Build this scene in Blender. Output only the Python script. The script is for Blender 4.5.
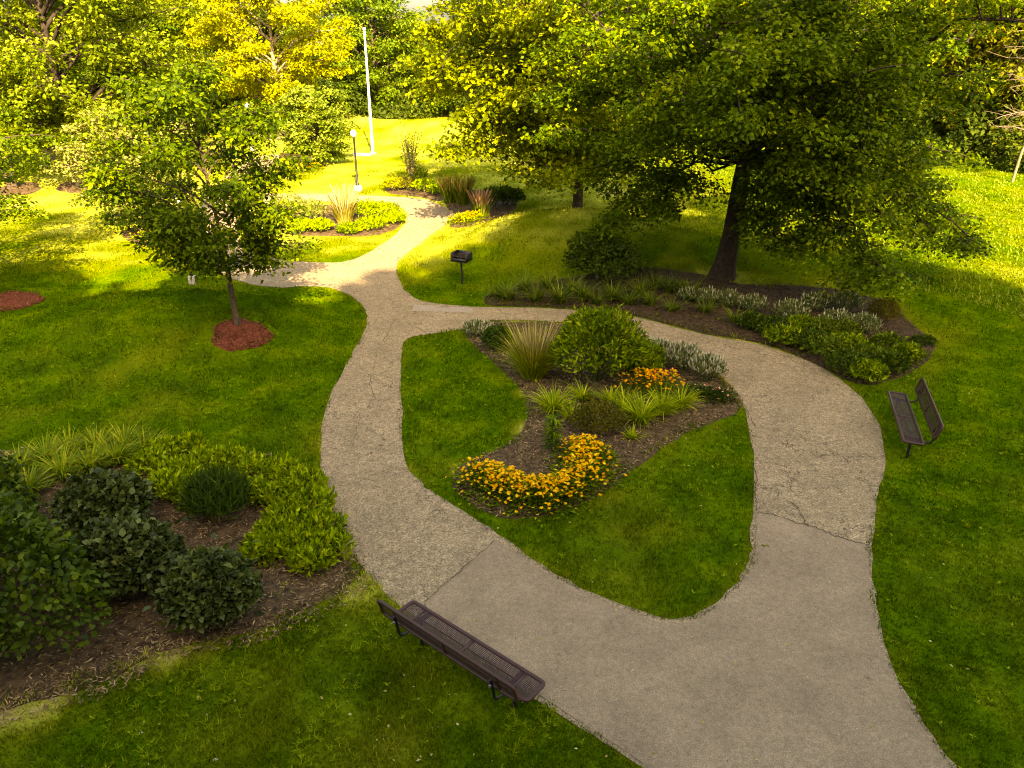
import bpy, math, random
import numpy as np
from mathutils import Vector, Matrix, geometry

# ------------------------------------------------------------------ clear, camera, light
for _o in list(bpy.data.objects):
    bpy.data.objects.remove(_o)
scene = bpy.context.scene
COL = scene.collection
random.seed(4)

W, H = 1024, 768
FPX = 800.0
PITCH = math.radians(24.7)
CAMZ = 8.0
cam_data = bpy.data.cameras.new('camera')
cam_data.sensor_width = 36.0
cam_data.lens = FPX / W * 36.0
cam_data.clip_start = 0.1
cam_data.clip_end = 2000
cam = bpy.data.objects.new('camera', cam_data)
COL.objects.link(cam)
cam.location = (0, 0, CAMZ)
cam.rotation_euler = (math.pi / 2 - PITCH, 0, 0)
scene.camera = cam

SUN_EL = math.radians(34)
SUN_AZ = Vector((0.22, -0.975, 0)).normalized()      # horizontal direction towards the sun
world = bpy.data.worlds.new('World')
scene.world = world
world.use_nodes = True
wn = world.node_tree.nodes
wl = world.node_tree.links
sky = wn.new('ShaderNodeTexSky')
sky.sky_type = 'NISHITA'
sky.sun_disc = False
sky.sun_elevation = SUN_EL
sky.sun_rotation = math.atan2(SUN_AZ.x, SUN_AZ.y)
sky.air_density = 1.0
sky.dust_density = 3.0
sky.ozone_density = 1.0
wl.new(sky.outputs[0], wn['Background'].inputs[0])
wn['Background'].inputs[1].default_value = 0.15

sl = bpy.data.lights.new('sun', 'SUN')
sl.energy = 5.0
sl.angle = math.radians(0.53)
sl.color = (1.0, 0.90, 0.72)
sun = bpy.data.objects.new('sun', sl)
COL.objects.link(sun)
sd = Vector((SUN_AZ.x * math.cos(SUN_EL), SUN_AZ.y * math.cos(SUN_EL), math.sin(SUN_EL)))
sun.rotation_euler = sd.to_track_quat('Z', 'Y').to_euler()
sun.location = (10, -40, 40)

vs = scene.view_settings
vs.view_transform = 'Standard'
vs.look = 'None'
vs.gamma = 1.0
vs.exposure = 2.45
vs.use_curve_mapping = False
try:
    vs.use_white_balance = True
    vs.white_balance_temperature = 10200
    vs.white_balance_tint = 10
except Exception:
    pass
scene.render.engine = 'CYCLES'
cy = scene.cycles
cy.max_bounces = 6
cy.diffuse_bounces = 3
cy.glossy_bounces = 2
cy.transmission_bounces = 4
cy.transparent_max_bounces = 8
cy.use_denoising = True
try:
    cy.denoiser = 'OPENIMAGEDENOISE'
    cy.denoising_input_passes = 'RGB_ALBEDO_NORMAL'
    cy.denoising_prefilter = 'NONE'
    cy.filter_width = 1.1
except Exception:
    pass
cy.caustics_reflective = False
cy.caustics_refractive = False

# ------------------------------------------------------------------ pixel to world
FW = np.array((0, math.cos(PITCH), -math.sin(PITCH)))
UP = np.array((0, math.sin(PITCH), math.cos(PITCH)))
RT = np.array((1.0, 0, 0))


def ray(px, py):
    return (px - W / 2) / FPX * RT - (py - H / 2) / FPX * UP + FW


def flat(px, py, z=0.0):
    d = ray(px, py)
    t = (z - CAMZ) / d[2]
    return np.array((d[0] * t, d[1] * t, z))


def at(px, py, Y):
    d = ray(px, py)
    t = Y / d[1]
    return np.array((d[0] * t, Y, CAMZ + d[2] * t))


def fpoly(pts):
    return np.array([flat(*p)[:2] for p in pts])


def smooth_poly(P, it=2):
    for _ in range(it):
        Q = np.roll(P, -1, 0)
        P = np.stack((P * .75 + Q * .25, P * .25 + Q * .75), 1).reshape(-1, 2)
    return P


def resample(P, step):
    out = []
    n = len(P)
    for i in range(n):
        a, b = P[i], P[(i + 1) % n]
        k = max(1, int(np.linalg.norm(b - a) / step))
        for j in range(k):
            out.append(a + (b - a) * j / k)
    return np.array(out)


def inside(X, Y, P):
    c = np.zeros(X.shape, bool)
    n = len(P)
    j = n - 1
    for i in range(n):
        xi, yi = P[i]
        xj, yj = P[j]
        if yi != yj:
            m = ((yi > Y) != (yj > Y)) & (X < (xj - xi) * (Y - yi) / (yj - yi) + xi)
            c ^= m
        j = i
    return c


def dist(X, Y, P):
    d = np.full(X.shape, 1e9)
    n = len(P)
    for i in range(n):
        ax, ay = P[i]
        bx, by = P[(i + 1) % n]
        vx, vy = bx - ax, by - ay
        L = vx * vx + vy * vy + 1e-12
        t = np.clip(((X - ax) * vx + (Y - ay) * vy) / L, 0, 1)
        d = np.minimum(d, (X - ax - t * vx) ** 2 + (Y - ay - t * vy) ** 2)
    return np.sqrt(d)


_nr = np.random.default_rng(77)
_NW = [( _nr.normal(size=(2,)), _nr.uniform(0, 6.28)) for _ in range(60)]


def wnoise(X, Y, s, k=0, n=10):
    v = 0
    for i in range(n):
        (w, p) = _NW[(i + k) % 60]
        v = v + np.sin((X * w[0] + Y * w[1]) / s * 1.6 + p + k)
    return v / math.sqrt(n / 2) * .5


# ------------------------------------------------------------------ plan of paths and beds (all from the ground plan)
PATH_OUT = smooth_poly(fpoly([
    (740, 900), (690, 805), (640, 768), (600, 741), (558, 714), (500, 673), (440, 633), (392, 601), (365, 572), (345, 540), (330, 505),
    (321, 470), (320, 440), (324, 415), (332, 390), (343, 370), (355, 350), (366, 328), (368, 315), (360, 302), (345, 293),
    (330, 288), (310, 286), (280, 288), (255, 286), (225, 277), (205, 262), (196, 240), (198, 215), (205, 195), (222, 180), (240, 166), (262, 155), (290, 155),
    (291, 163), (272, 168), (255, 178), (248, 187), (260, 194), (300, 194), (350, 195), (400, 197), (425, 199), (440, 205), (453, 212), (456, 217), (440, 228), (425, 240),
    (405, 255), (395, 265), (398, 280), (410, 297), (430, 304), (475, 307), (520, 308), (560, 309), (600, 312), (640, 318), (680, 329),
    (720, 338), (760, 344), (800, 358), (835, 375), (865, 400), (881, 430), (887, 460), (880, 490), (873, 520), (872, 550),
    (874, 600), (885, 650), (908, 700), (938, 745), (962, 775), (1030, 860), (1100, 960)]), 2)
ISLAND = smooth_poly(fpoly([
    (402, 346), (408, 337), (440, 333), (463, 329), (480, 321), (510, 320), (560, 322), (610, 327), (650, 338), (690, 355), (722, 376), (740, 396),
    (747, 420), (755, 460), (753, 500), (750, 550), (748, 567), (730, 590), (702, 612), (680, 620), (655, 618), (600, 597), (550, 572),
    (500, 537), (470, 515), (430, 490), (406, 470), (401, 430), (401, 385)]), 2)
ISLAND2 = smooth_poly(fpoly([
    (402, 207), (409, 215), (401, 230), (385, 243), (365, 255), (348, 262), (325, 263), (300, 262), (270, 258), (248, 250), (236, 235),
    (236, 215), (256, 204), (300, 201), (350, 202), (385, 203)]), 2)
BED_MID = smooth_poly(fpoly([
    (463, 328), (472, 346), (500, 373), (520, 392), (530, 412), (524, 436), (505, 452), (475, 460), (456, 470), (452, 488), (480, 512), (515, 522), (570, 513),
    (612, 495), (640, 467), (672, 443), (705, 426), (742, 412), (741, 398), (722, 378), (690, 357), (650, 340), (610, 329), (560, 324), (510, 322), (482, 323)]), 2)
BED_LEFT = smooth_poly(fpoly([
    (-10, 715), (60, 694), (108, 684), (150, 655), (200, 640), (250, 634), (300, 614), (345, 590), (356, 574), (342, 548), (328, 512),
    (318, 485), (270, 466), (200, 446), (120, 440), (40, 450), (-60, 470), (-220, 560), (-200, 760)]), 2)
BED_RIGHT = smooth_poly(fpoly([
    (478, 306), (495, 288), (560, 279), (640, 276), (700, 284), (722, 289), (745, 292), (790, 291), (850, 292), (893, 302), (912, 325), (938, 343), (928, 362),
    (900, 378), (862, 388), (833, 373), (800, 356.5), (760, 342.5), (720, 336.5), (680, 327.5), (640, 316.5), (600, 310.5), (560, 307.5), (520, 306.5)]), 2)
BED_LOOP = smooth_poly(fpoly([(268, 212), (300, 205), (350, 205), (398, 208), (405, 216), (398, 230), (370, 237), (330, 236), (290, 236), (262, 228)]), 2)
BED_BACK = smooth_poly(fpoly([(384, 193), (388, 182), (412, 178), (440, 183), (450, 194), (440, 203), (420, 197), (400, 195)]), 2)
BED_BANK = smooth_poly(fpoly([(442, 205), (455, 190), (490, 190), (520, 200), (513, 214), (490, 224), (462, 229), (446, 227), (459, 217)]), 2)
BED_WEST = smooth_poly(fpoly([(118, 236), (135, 226), (165, 222), (176, 236), (165, 246), (140, 246)]), 2)
BEDS = [BED_MID, BED_LEFT, BED_RIGHT, BED_LOOP, BED_BACK, BED_BANK, BED_WEST]

MOUNDS = []


def mound(px, py, rx, ry, h, rot=0):
    p = flat(px, py)
    MOUNDS.append((p[0], p[1], rx, ry, h, rot))


mound(175, 325, 6.5, 4.6, 0.75)
mound(575, 246, 7.5, 5.2, 1.4)
mound(730, 268, 6.5, 4.5, 0.7)
mound(70, 500, 4.0, 3.0, 0.3)
mound(70, 172, 14, 7, 0.9)
_PB = PATH_OUT[::2]


def hgt(X, Y):
    X = np.asarray(X, float)
    Y = np.asarray(Y, float)
    z = np.zeros(np.broadcast(X, Y).shape)
    for (cx, cy_, rx, ry, h, rot) in MOUNDS:
        d = np.sqrt(((X - cx) / rx) ** 2 + ((Y - cy_) / ry) ** 2)
        z = z + h * np.where(d < 1, .5 + .5 * np.cos(np.pi * np.clip(d, 0, 1)), 0)
    z = z + .10 * wnoise(X, Y, 5.0, 3) * np.clip((np.hypot(X, Y) - 5) / 20, 0, 1)
    ins = inside(X, Y, _PB)
    d = np.where(ins, 0, dist(X, Y, _PB))
    di = np.where(inside(X, Y, ISLAND), dist(X, Y, ISLAND), 0)
    f = np.clip((d - .25) / 2.6, 0, 1)
    f = f * f * (3 - 2 * f)
    fi = np.clip((di - .2) / 2.5, 0, 1)
    far = np.clip((Y - 75) / 100, 0, 1)
    return z * f + .12 * fi * fi * (3 - 2 * fi) + far * 1.5


def g(px, py, dz=0.0):
    """ground point under a pixel of the photograph, terrain included"""
    z = 0.0
    for _ in range(6):
        p = flat(px, py, z)
        z = .5 * z + .5 * float(hgt(p[0], p[1]))
    p = flat(px, py, z)
    p[2] = float(hgt(p[0], p[1])) + dz
    return p


# ------------------------------------------------------------------ materials
def newmat(name):
    m = bpy.data.materials.new(name)
    m.use_nodes = True
    nt = m.node_tree
    for n in list(nt.nodes):
        nt.nodes.remove(n)
    out = nt.nodes.new('ShaderNodeOutputMaterial')
    return m, nt, out


def ramp(nt, cols, pos=None):
    r = nt.nodes.new('ShaderNodeValToRGB')
    e = r.color_ramp.elements
    n = len(cols)
    pos = pos or [i / (n - 1) for i in range(n)]
    e[0].position = pos[0]
    e[0].color = (*cols[0], 1)
    e[1].position = pos[-1]
    e[1].color = (*cols[-1], 1)
    for i in range(1, n - 1):
        k = e.new(pos[i])
        k.color = (*cols[i], 1)
    return r


def noise(nt, scale, detail=4, rough=.55, dist_=0.0, vec=None):
    n = nt.nodes.new('ShaderNodeTexNoise')
    n.inputs['Scale'].default_value = scale
    n.inputs['Detail'].default_value = detail
    n.inputs['Roughness'].default_value = rough
    n.inputs['Distortion'].default_value = dist_
    if vec is None:
        vec = nt.nodes.new('ShaderNodeNewGeometry').outputs['Position']
    nt.links.new(vec, n.inputs['Vector'])
    return n


def leaf_mat(name, cols, transl=.35, rough=.6, spec=.08):
    m, nt, out = newmat(name)
    a = nt.nodes.new('ShaderNodeAttribute')
    a.attribute_name = 'tint'
    r = ramp(nt, cols)
    nt.links.new(a.outputs['Fac'], r.inputs[0])
    p = nt.nodes.new('ShaderNodeBsdfPrincipled')
    p.inputs['Roughness'].default_value = rough
    p.inputs['Specular IOR Level'].default_value = spec
    nt.links.new(r.outputs[0], p.inputs['Base Color'])
    t = nt.nodes.new('ShaderNodeBsdfTranslucent')
    mul = nt.nodes.new('ShaderNodeMixRGB')
    mul.blend_type = 'MULTIPLY'
    mul.inputs[0].default_value = 1
    mul.inputs[2].default_value = (1.25, 1.15, .5, 1)
    nt.links.new(r.outputs[0], mul.inputs[1])
    nt.links.new(mul.outputs[0], t.inputs['Color'])
    mx = nt.nodes.new('ShaderNodeMixShader')
    mx.inputs[0].default_value = transl
    nt.links.new(p.outputs[0], mx.inputs[1])
    nt.links.new(t.outputs[0], mx.inputs[2])
    nt.links.new(mx.outputs[0], out.inputs[0])
    return m


def plain_mat(name, col, rough=.6, spec=.4, metal=0.0, var=.25, nscale=8, bump=0.0, bscale=60):
    m, nt, out = newmat(name)
    n = noise(nt, nscale, 5)
    c0 = tuple(max(0, c * (1 - var)) for c in col)
    c1 = tuple(c * (1 + var) for c in col)
    r = ramp(nt, [c0, c1], [.3, .7])
    nt.links.new(n.outputs[0], r.inputs[0])
    p = nt.nodes.new('ShaderNodeBsdfPrincipled')
    p.inputs['Roughness'].default_value = rough
    p.inputs['Specular IOR Level'].default_value = spec
    p.inputs['Metallic'].default_value = metal
    nt.links.new(r.outputs[0], p.inputs['Base Color'])
    if bump:
        b = nt.nodes.new('ShaderNodeBump')
        b.inputs['Strength'].default_value = bump
        b.inputs['Distance'].default_value = .02
        n2 = noise(nt, bscale, 4)
        nt.links.new(n2.outputs[0], b.inputs['Height'])
        nt.links.new(b.outputs[0], p.inputs['Normal'])
    nt.links.new(p.outputs[0], out.inputs[0])
    return m


def lawn_mat(name, blades):
    m, nt, out = newmat(name)
    a = nt.nodes.new('ShaderNodeAttribute')
    a.attribute_name = 'dry'
    n1 = noise(nt, .9, 5, .6)
    n2 = noise(nt, 9.0, 4, .7)
    r1 = ramp(nt, [(.028, .064, .003), (.060, .120, .004), (.135, .185, .008)], [.3, .5, .72])
    nt.links.new(n1.outputs[0], r1.inputs[0])
    r2 = ramp(nt, [(.55, .6, .55), (1.35, 1.3, 1.2)], [.35, .65])
    nt.links.new(n2.outputs[0], r2.inputs[0])
    mul = nt.nodes.new('ShaderNodeMixRGB')
    mul.blend_type = 'MULTIPLY'
    mul.inputs[0].default_value = .8
    nt.links.new(r1.outputs[0], mul.inputs[1])
    nt.links.new(r2.outputs[0], mul.inputs[2])
    # dry: 0 lush, .5 yellowing and the painted sunlit far lawn, 1 straw
    r3 = ramp(nt, [(.03, .06, .006), (.17, .175, .010), (.35, .36, .045), (.42, .30, .12)], [0, .35, .6, 1])
    nt.links.new(a.outputs['Fac'], r3.inputs[0])
    mp = nt.nodes.new('ShaderNodeMath')
    mp.operation = 'MULTIPLY'
    mp.use_clamp = True
    mp.inputs[1].default_value = 1.7
    nt.links.new(a.outputs['Fac'], mp.inputs[0])
    mix = nt.nodes.new('ShaderNodeMixRGB')
    nt.links.new(mp.outputs[0], mix.inputs[0])
    nt.links.new(mul.outputs[0], mix.inputs[1])
    nt.links.new(r3.outputs[0], mix.inputs[2])
    col = mix.outputs[0]
    if blades:
        t = nt.nodes.new('ShaderNodeAttribute')
        t.attribute_name = 'tint'
        r4 = ramp(nt, [(.35, .42, .35), (.95, 1.0, .9), (2.2, 1.8, 1.3)], [0, .5, 1])
        nt.links.new(t.outputs['Fac'], r4.inputs[0])
        m2 = nt.nodes.new('ShaderNodeMixRGB')
        m2.blend_type = 'MULTIPLY'
        m2.inputs[0].default_value = 1
        nt.links.new(col, m2.inputs[1])
        nt.links.new(r4.outputs[0], m2.inputs[2])
        col = m2.outputs[0]
    d = nt.nodes.new('ShaderNodeBsdfDiffuse')
    nt.links.new(col, d.inputs['Color'])
    if blades:
        tr = nt.nodes.new('ShaderNodeBsdfTranslucent')
        nt.links.new(col, tr.inputs['Color'])
        mx = nt.nodes.new('ShaderNodeMixShader')
        mx.inputs[0].default_value = .35
        nt.links.new(d.outputs[0], mx.inputs[1])
        nt.links.new(tr.outputs[0], mx.inputs[2])
        nt.links.new(mx.outputs[0], out.inputs[0])
    else:
        b = nt.nodes.new('ShaderNodeBump')
        b.inputs['Strength'].default_value = .8
        b.inputs['Distance'].default_value = .05
        nb = noise(nt, 22, 5, .7)
        nt.links.new(nb.outputs[0], b.inputs['Height'])
        nt.links.new(b.outputs[0], d.inputs['Normal'])
        nt.links.new(d.outputs[0], out.inputs[0])
    return m


def asphalt_mat(name, base, cracks, grain):
    m, nt, out = newmat(name)
    L = nt.links
    n1 = noise(nt, 1.1, 5, .6)
    n2 = noise(nt, grain, 3, .75)
    n3 = noise(nt, grain * .22, 4, .7)
    r1 = ramp(nt, [tuple(c * .80 for c in base), tuple(c * 1.15 for c in base)], [.3, .7])
    L.new(n1.outputs[0], r1.inputs[0])
    r2 = ramp(nt, [(.40, .38, .36), (1, 1, 1), (2.1, 2.0, 1.9)], [.30, .5, .74]) if cracks else ramp(nt, [(.60, .59, .58), (1, 1, 1), (1.6, 1.55, 1.5)], [.30, .5, .72])
    L.new(n2.outputs[0], r2.inputs[0])
    r3 = ramp(nt, [(.78, .78, .78), (1.15, 1.15, 1.15)] if cracks else [(.84, .84, .84), (1.12, 1.12, 1.12)], [.35, .65])
    L.new(n3.outputs[0], r3.inputs[0])

    def mult(a, b, f=1.0):
        x = nt.nodes.new('ShaderNodeMixRGB')
        x.blend_type = 'MULTIPLY'
        x.inputs[0].default_value = f
        L.new(a, x.inputs[1])
        L.new(b, x.inputs[2])
        return x.outputs[0]
    col = mult(r1.outputs[0], r2.outputs[0])
    col = mult(col, r3.outputs[0])
    if cracks:
        v = nt.nodes.new('ShaderNodeTexVoronoi')
        v.feature = 'DISTANCE_TO_EDGE'
        v.inputs['Scale'].default_value = 1.1
        geo = nt.nodes.new('ShaderNodeNewGeometry')
        nd = noise(nt, 2.4, 5, .7)
        vm = nt.nodes.new('ShaderNodeVectorMath')
        vm.operation = 'SCALE'
        vm.inputs['Scale'].default_value = .9
        L.new(nd.outputs['Color'], vm.inputs[0])
        va = nt.nodes.new('ShaderNodeVectorMath')
        va.operation = 'ADD'
        L.new(geo.outputs['Position'], va.inputs[0])
        L.new(vm.outputs[0], va.inputs[1])
        L.new(va.outputs[0], v.inputs['Vector'])
        rc = ramp(nt, [(0, 0, 0), (1, 1, 1)], [.004, .016])
        L.new(v.outputs['Distance'], rc.inputs[0])
        nm = noise(nt, .55, 3)
        rm = ramp(nt, [(0, 0, 0), (1, 1, 1)], [.46, .56])
        L.new(nm.outputs[0], rm.inputs[0])
        mx = nt.nodes.new('ShaderNodeMixRGB')
        L.new(rm.outputs[0], mx.inputs[0])
        mx.inputs[1].default_value = (1, 1, 1, 1)
        L.new(rc.outputs[0], mx.inputs[2])
        col = mult(col, mx.outputs[0], .75)
    p = nt.nodes.new('ShaderNodeBsdfPrincipled')
    p.inputs['Roughness'].default_value = .95
    p.inputs['Specular IOR Level'].default_value = .15
    L.new(col, p.inputs['Base Color'])
    b = nt.nodes.new('ShaderNodeBump')
    b.inputs['Strength'].default_value = .7
    b.inputs['Distance'].default_value = .012
    L.new(n2.outputs[0], b.inputs['Height'])
    L.new(b.outputs[0], p.inputs['Normal'])
    L.new(p.outputs[0], out.inputs[0])
    return m


M = {}
M['lawn'] = lawn_mat('lawn_soil', False)
M['blades'] = lawn_mat('grass_blades', True)
M['asphalt_old'] = asphalt_mat('worn_asphalt', (.262, .196, .116), True, 34)
M['asphalt_new'] = asphalt_mat('smooth_asphalt', (.262, .193, .122), False, 62)
M['concrete'] = plain_mat('concrete', (.42, .36, .29), .9, .2, var=.2, nscale=20)
M['slab'] = plain_mat('worn_concrete', (.29, .23, .165), .9, .2, var=.25, nscale=25)
M['mulch'] = plain_mat('bark_mulch', (.082, .052, .026), .95, .1, var=.7, nscale=7, bump=1.0, bscale=40)
M['mulch_shade'] = plain_mat('shade_toned_bark_mulch', (.048, .032, .017), .95, .1, var=.7, nscale=7, bump=1.0, bscale=40)  # bark mulch colour darkened to imitate the deep shade under the maple
M['mulch_red'] = plain_mat('red_mulch', (.13, .036, .018), .95, .1, var=.5, nscale=14, bump=1.0, bscale=40)
M['bark'] = plain_mat('bark', (.07, .048, .03), .9, .2, var=.5, nscale=9, bump=1.0, bscale=14)
M['bark_dark'] = plain_mat('dark_bark', (.035, .024, .016), .9, .2, var=.5, nscale=9, bump=1.0, bscale=14)
M['bark_pale'] = plain_mat('pale_bark', (.28, .2, .12), .9, .2, var=.4, nscale=6, bump=.8, bscale=14)
M['twig_grey'] = plain_mat('dead_twigs', (.17, .125, .08), .9, .2, var=.2)
M['stem'] = plain_mat('green_stem', (.06, .09, .015), .8, .2, var=.3)
M['stem_tan'] = plain_mat('dry_stem', (.26, .18, .08), .8, .2, var=.3)
M['white_paint'] = plain_mat('white_paint', (.78, .77, .75), .45, .5, var=.05)
M['black_metal'] = plain_mat('black_metal', (.007, .006, .006), .55, .5, var=.3, nscale=20)
M['grate'] = plain_mat('rusty_grate', (.05, .032, .022), .7, .5, var=.5, nscale=20)
M['globe'] = plain_mat('opal_globe', (.82, .82, .80), .25, .5, var=.03)
M['stone'] = plain_mat('tan_stone', (.17, .115, .07), .9, .2, var=.45, nscale=4, bump=1, bscale=6)
M['pebble'] = plain_mat('pale_pebble', (.60, .52, .36), .8, .3, var=.1)
M['bolt'] = plain_mat('bolt_cap', (.16, .15, .2), .35, .6, metal=.4, var=.1)

# leaf materials  (dark, mid, light)
M['maple'] = leaf_mat('maple_leaves', [(.020, .042, .002), (.082, .142, .005), (.22, .28, .012)], .4)
M['maple_sun'] = leaf_mat('golden_green_leaves', [(.055, .08, .004), (.16, .20, .008), (.30, .33, .018)], .4)
M['dogwood'] = leaf_mat('layered_leaves', [(.05, .09, .006), (.14, .20, .015), (.33, .38, .06)], .35)
M['oak'] = leaf_mat('broad_tree_leaves', [(.04, .07, .004), (.125, .17, .008), (.27, .32, .035)], .4)
M['strap_shade'] = leaf_mat('shade_strap_blades', [(.03, .06, .004), (.09, .13, .008), (.24, .28, .03)], .3)  # strap blade colour with shade painted in, for clumps under the maple
M['young'] = leaf_mat('young_tree_leaves', [(.024, .050, .003), (.076, .130, .005), (.175, .225, .011)], .4)
M['gold'] = leaf_mat('yellow_leaves', [(.13, .14, .008), (.27, .28, .014), (.44, .45, .028)], .4)
M['pale'] = leaf_mat('pale_green_leaves', [(.07, .10, .012), (.20, .22, .035), (.40, .38, .11)], .35)
M['locust'] = leaf_mat('feathery_leaves', [(.04, .085, .006), (.10, .16, .010), (.18, .24, .015)], .4)
M['olive'] = leaf_mat('olive_leaves', [(.05, .065, .006), (.14, .15, .010), (.27, .25, .02)], .4)
M['forest'] = leaf_mat('forest_leaves', [(.018, .035, .004), (.045, .07, .006), (.09, .12, .008)], .35)
M['viburnum'] = leaf_mat('dark_round_leaves', [(.012, .022, .003), (.048, .070, .011), (.13, .155, .032)], .15, .5, .2)
M['bigshrub'] = leaf_mat('shrub_leaves', [(.014, .032, .003), (.045, .080, .005), (.12, .165, .008)], .3, .55, .12)
M['azalea'] = leaf_mat('bright_shrub_leaves', [(.022, .05, .003), (.12, .19, .005), (.40, .46, .018)], .3)
M['lime'] = leaf_mat('lime_leaves', [(.05, .09, .004), (.20, .29, .008), (.50, .56, .03)], .3)
M['daylily'] = leaf_mat('daylily_blades', [(.05, .10, .004), (.19, .26, .008), (.55, .46, .04)], .3)
M['lily_green'] = leaf_mat('strap_blades', [(.06, .11, .004), (.25, .32, .008), (.62, .60, .04)], .3)
M['feather'] = leaf_mat('feather_grass_blades', [(.09, .11, .008), (.26, .22, .03), (.50, .36, .11)], .3)
M['plume'] = leaf_mat('grass_plumes', [(.32, .25, .08), (.46, .38, .15), (.62, .52, .25)], .3)
M['pinkplume'] = leaf_mat('pink_plumes', [(.36, .19, .10), (.5, .28, .15), (.62, .4, .22)], .3)
M['yew'] = leaf_mat('yew_needles', [(.012, .028, .003), (.035, .07, .006), (.08, .13, .012)], .15)
M['brownleaf'] = leaf_mat('bronze_leaves', [(.035, .04, .005), (.11, .10, .010), (.24, .20, .02)], .3)
M['silver'] = leaf_mat('silver_leaves', [(.04, .065, .012), (.12, .155, .04), (.30, .32, .13)], .2)
M['whitebloom'] = leaf_mat('white_blooms', [(.28, .27, .15), (.42, .39, .25), (.58, .54, .38)], .25)
M['susan'] = leaf_mat('yellow_petals', [(.68, .27, .006), (.84, .42, .012), (.92, .58, .03)], .25)
M['orange'] = leaf_mat('orange_petals', [(.70, .21, .008), (.82, .33, .012), (.88, .46, .02)], .25)
M['pink'] = leaf_mat('pink_petals', [(.65, .20, .16), (.75, .32, .25), (.8, .45, .36)], .25)
M['chip'] = leaf_mat('bark_chips', [(.045, .028, .014), (.19, .12, .055), (.44, .31, .15)], .0, .9, .1)
M['chip_red'] = leaf_mat('red_chips', [(.07, .018, .01), (.18, .05, .024), (.34, .14, .08)], .0, .9, .1)
M['meadow'] = leaf_mat('meadow_blades', [(.09, .14, .008), (.17, .22, .016), (.29, .32, .045)], .4)
M['deadleaf'] = leaf_mat('dropped_leaf', [(.12, .16, .02), (.2, .2, .02), (.3, .25, .03)], .2)


def perforated(name, col):
    m, nt, out = newmat(name)
    tc = nt.nodes.new('ShaderNodeTexCoord')
    v = nt.nodes.new('ShaderNodeTexVoronoi')
    v.inputs['Scale'].default_value = 42
    v.inputs['Randomness'].default_value = 0.0
    sx = nt.nodes.new('ShaderNodeSeparateXYZ')
    cx = nt.nodes.new('ShaderNodeCombineXYZ')
    ad = nt.nodes.new('ShaderNodeMath')
    nt.links.new(tc.outputs['Object'], sx.inputs[0])
    nt.links.new(sx.outputs['X'], cx.inputs['X'])
    nt.links.new(sx.outputs['Y'], ad.inputs[0])
    nt.links.new(sx.outputs['Z'], ad.inputs[1])
    nt.links.new(ad.outputs[0], cx.inputs['Y'])
    v.voronoi_dimensions = '2D'
    nt.links.new(cx.outputs[0], v.inputs['Vector'])
    r = ramp(nt, [(1, 1, 1), (0, 0, 0)], [.25, .30])
    nt.links.new(v.outputs['Distance'], r.inputs[0])
    p = nt.nodes.new('ShaderNodeBsdfPrincipled')
    p.inputs['Base Color'].default_value = (*col, 1)
    p.inputs['Roughness'].default_value = .55
    p.inputs['Specular IOR Level'].default_value = .25
    t = nt.nodes.new('ShaderNodeBsdfTransparent')
    mx = nt.nodes.new('ShaderNodeMixShader')
    nt.links.new(r.outputs[0], mx.inputs[0])
    nt.links.new(p.outputs[0], mx.inputs[1])
    nt.links.new(t.outputs[0], mx.inputs[2])
    nt.links.new(mx.outputs[0], out.inputs[0])
    return m


M['brown_coat'] = plain_mat('brown_coated_steel', (.055, .023, .018), .45, .3, var=.12, nscale=14)
M['brown_mesh'] = perforated('brown_perforated_steel', (.042, .018, .014))


# ------------------------------------------------------------------ object helpers
def tag(o, label=None, cat=None, group=None, kind=None):
    if label:
        o['label'] = label
    if cat:
        o['category'] = cat
    if group:
        o['group'] = group
    if kind:
        o['kind'] = kind
    return o


def thing(name, label, cat, loc, rz=0.0, group=None):
    o = bpy.data.objects.new(name, None)
    o.empty_display_size = .2
    COL.objects.link(o)
    o.location = tuple(float(v) for v in loc)
    o.rotation_euler = (0, 0, rz)
    return tag(o, label, cat, group)


def npmesh(name, V, Q, mat, parent=None, tint=None, dry=None, smooth=False, loc=None):
    """V (n,3), Q (m,4) or list of arrays of faces"""
    V = np.ascontiguousarray(V, dtype=np.float32)
    if not isinstance(Q, (list, tuple)):
        Q = [Q]
    Q = [q for q in Q if len(q)]
    me = bpy.data.meshes.new(name)
    me.vertices.add(len(V))
    me.vertices.foreach_set('co', V.ravel())
    idx = np.concatenate([np.asarray(q, np.int32).ravel() for q in Q])
    tot = np.concatenate([np.full(len(q), q.shape[1], np.int32) for q in Q])
    st = np.concatenate(([0], np.cumsum(tot)[:-1])).astype(np.int32)
    me.loops.add(len(idx))
    me.loops.foreach_set('vertex_index', idx)
    me.polygons.add(len(tot))
    me.polygons.foreach_set('loop_start', st)
    if smooth:
        me.polygons.foreach_set('use_smooth', np.ones(len(tot), bool))
    me.update(calc_edges=True)
    for nm, arr in (('tint', tint), ('dry', dry)):
        if arr is not None:
            a = me.attributes.new(nm, 'FLOAT', 'POINT')
            a.data.foreach_set('value', np.ascontiguousarray(arr, np.float32))
    me.materials.append(mat)
    o = bpy.data.objects.new(name, me)
    COL.objects.link(o)
    if parent is not None:
        o.parent = parent
    if loc is not None:
        o.location = tuple(float(v) for v in loc)
    return o


def copy_tree(root, loc, rz=0.0, s=None, label=None, group=None):
    r = root.copy()
    COL.objects.link(r)
    r.location = tuple(float(v) for v in loc)
    r.rotation_euler = (0, 0, rz)
    if s is not None:
        r.scale = (s, s, s) if not isinstance(s, tuple) else s
    if label:
        r['label'] = label
    if group:
        r['group'] = group
    for ch in list(root.children):
        c = ch.copy()
        COL.objects.link(c)
        c.parent = r
        for gc in list(ch.children):
            d = gc.copy()
            COL.objects.link(d)
            d.parent = c
    return r


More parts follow.
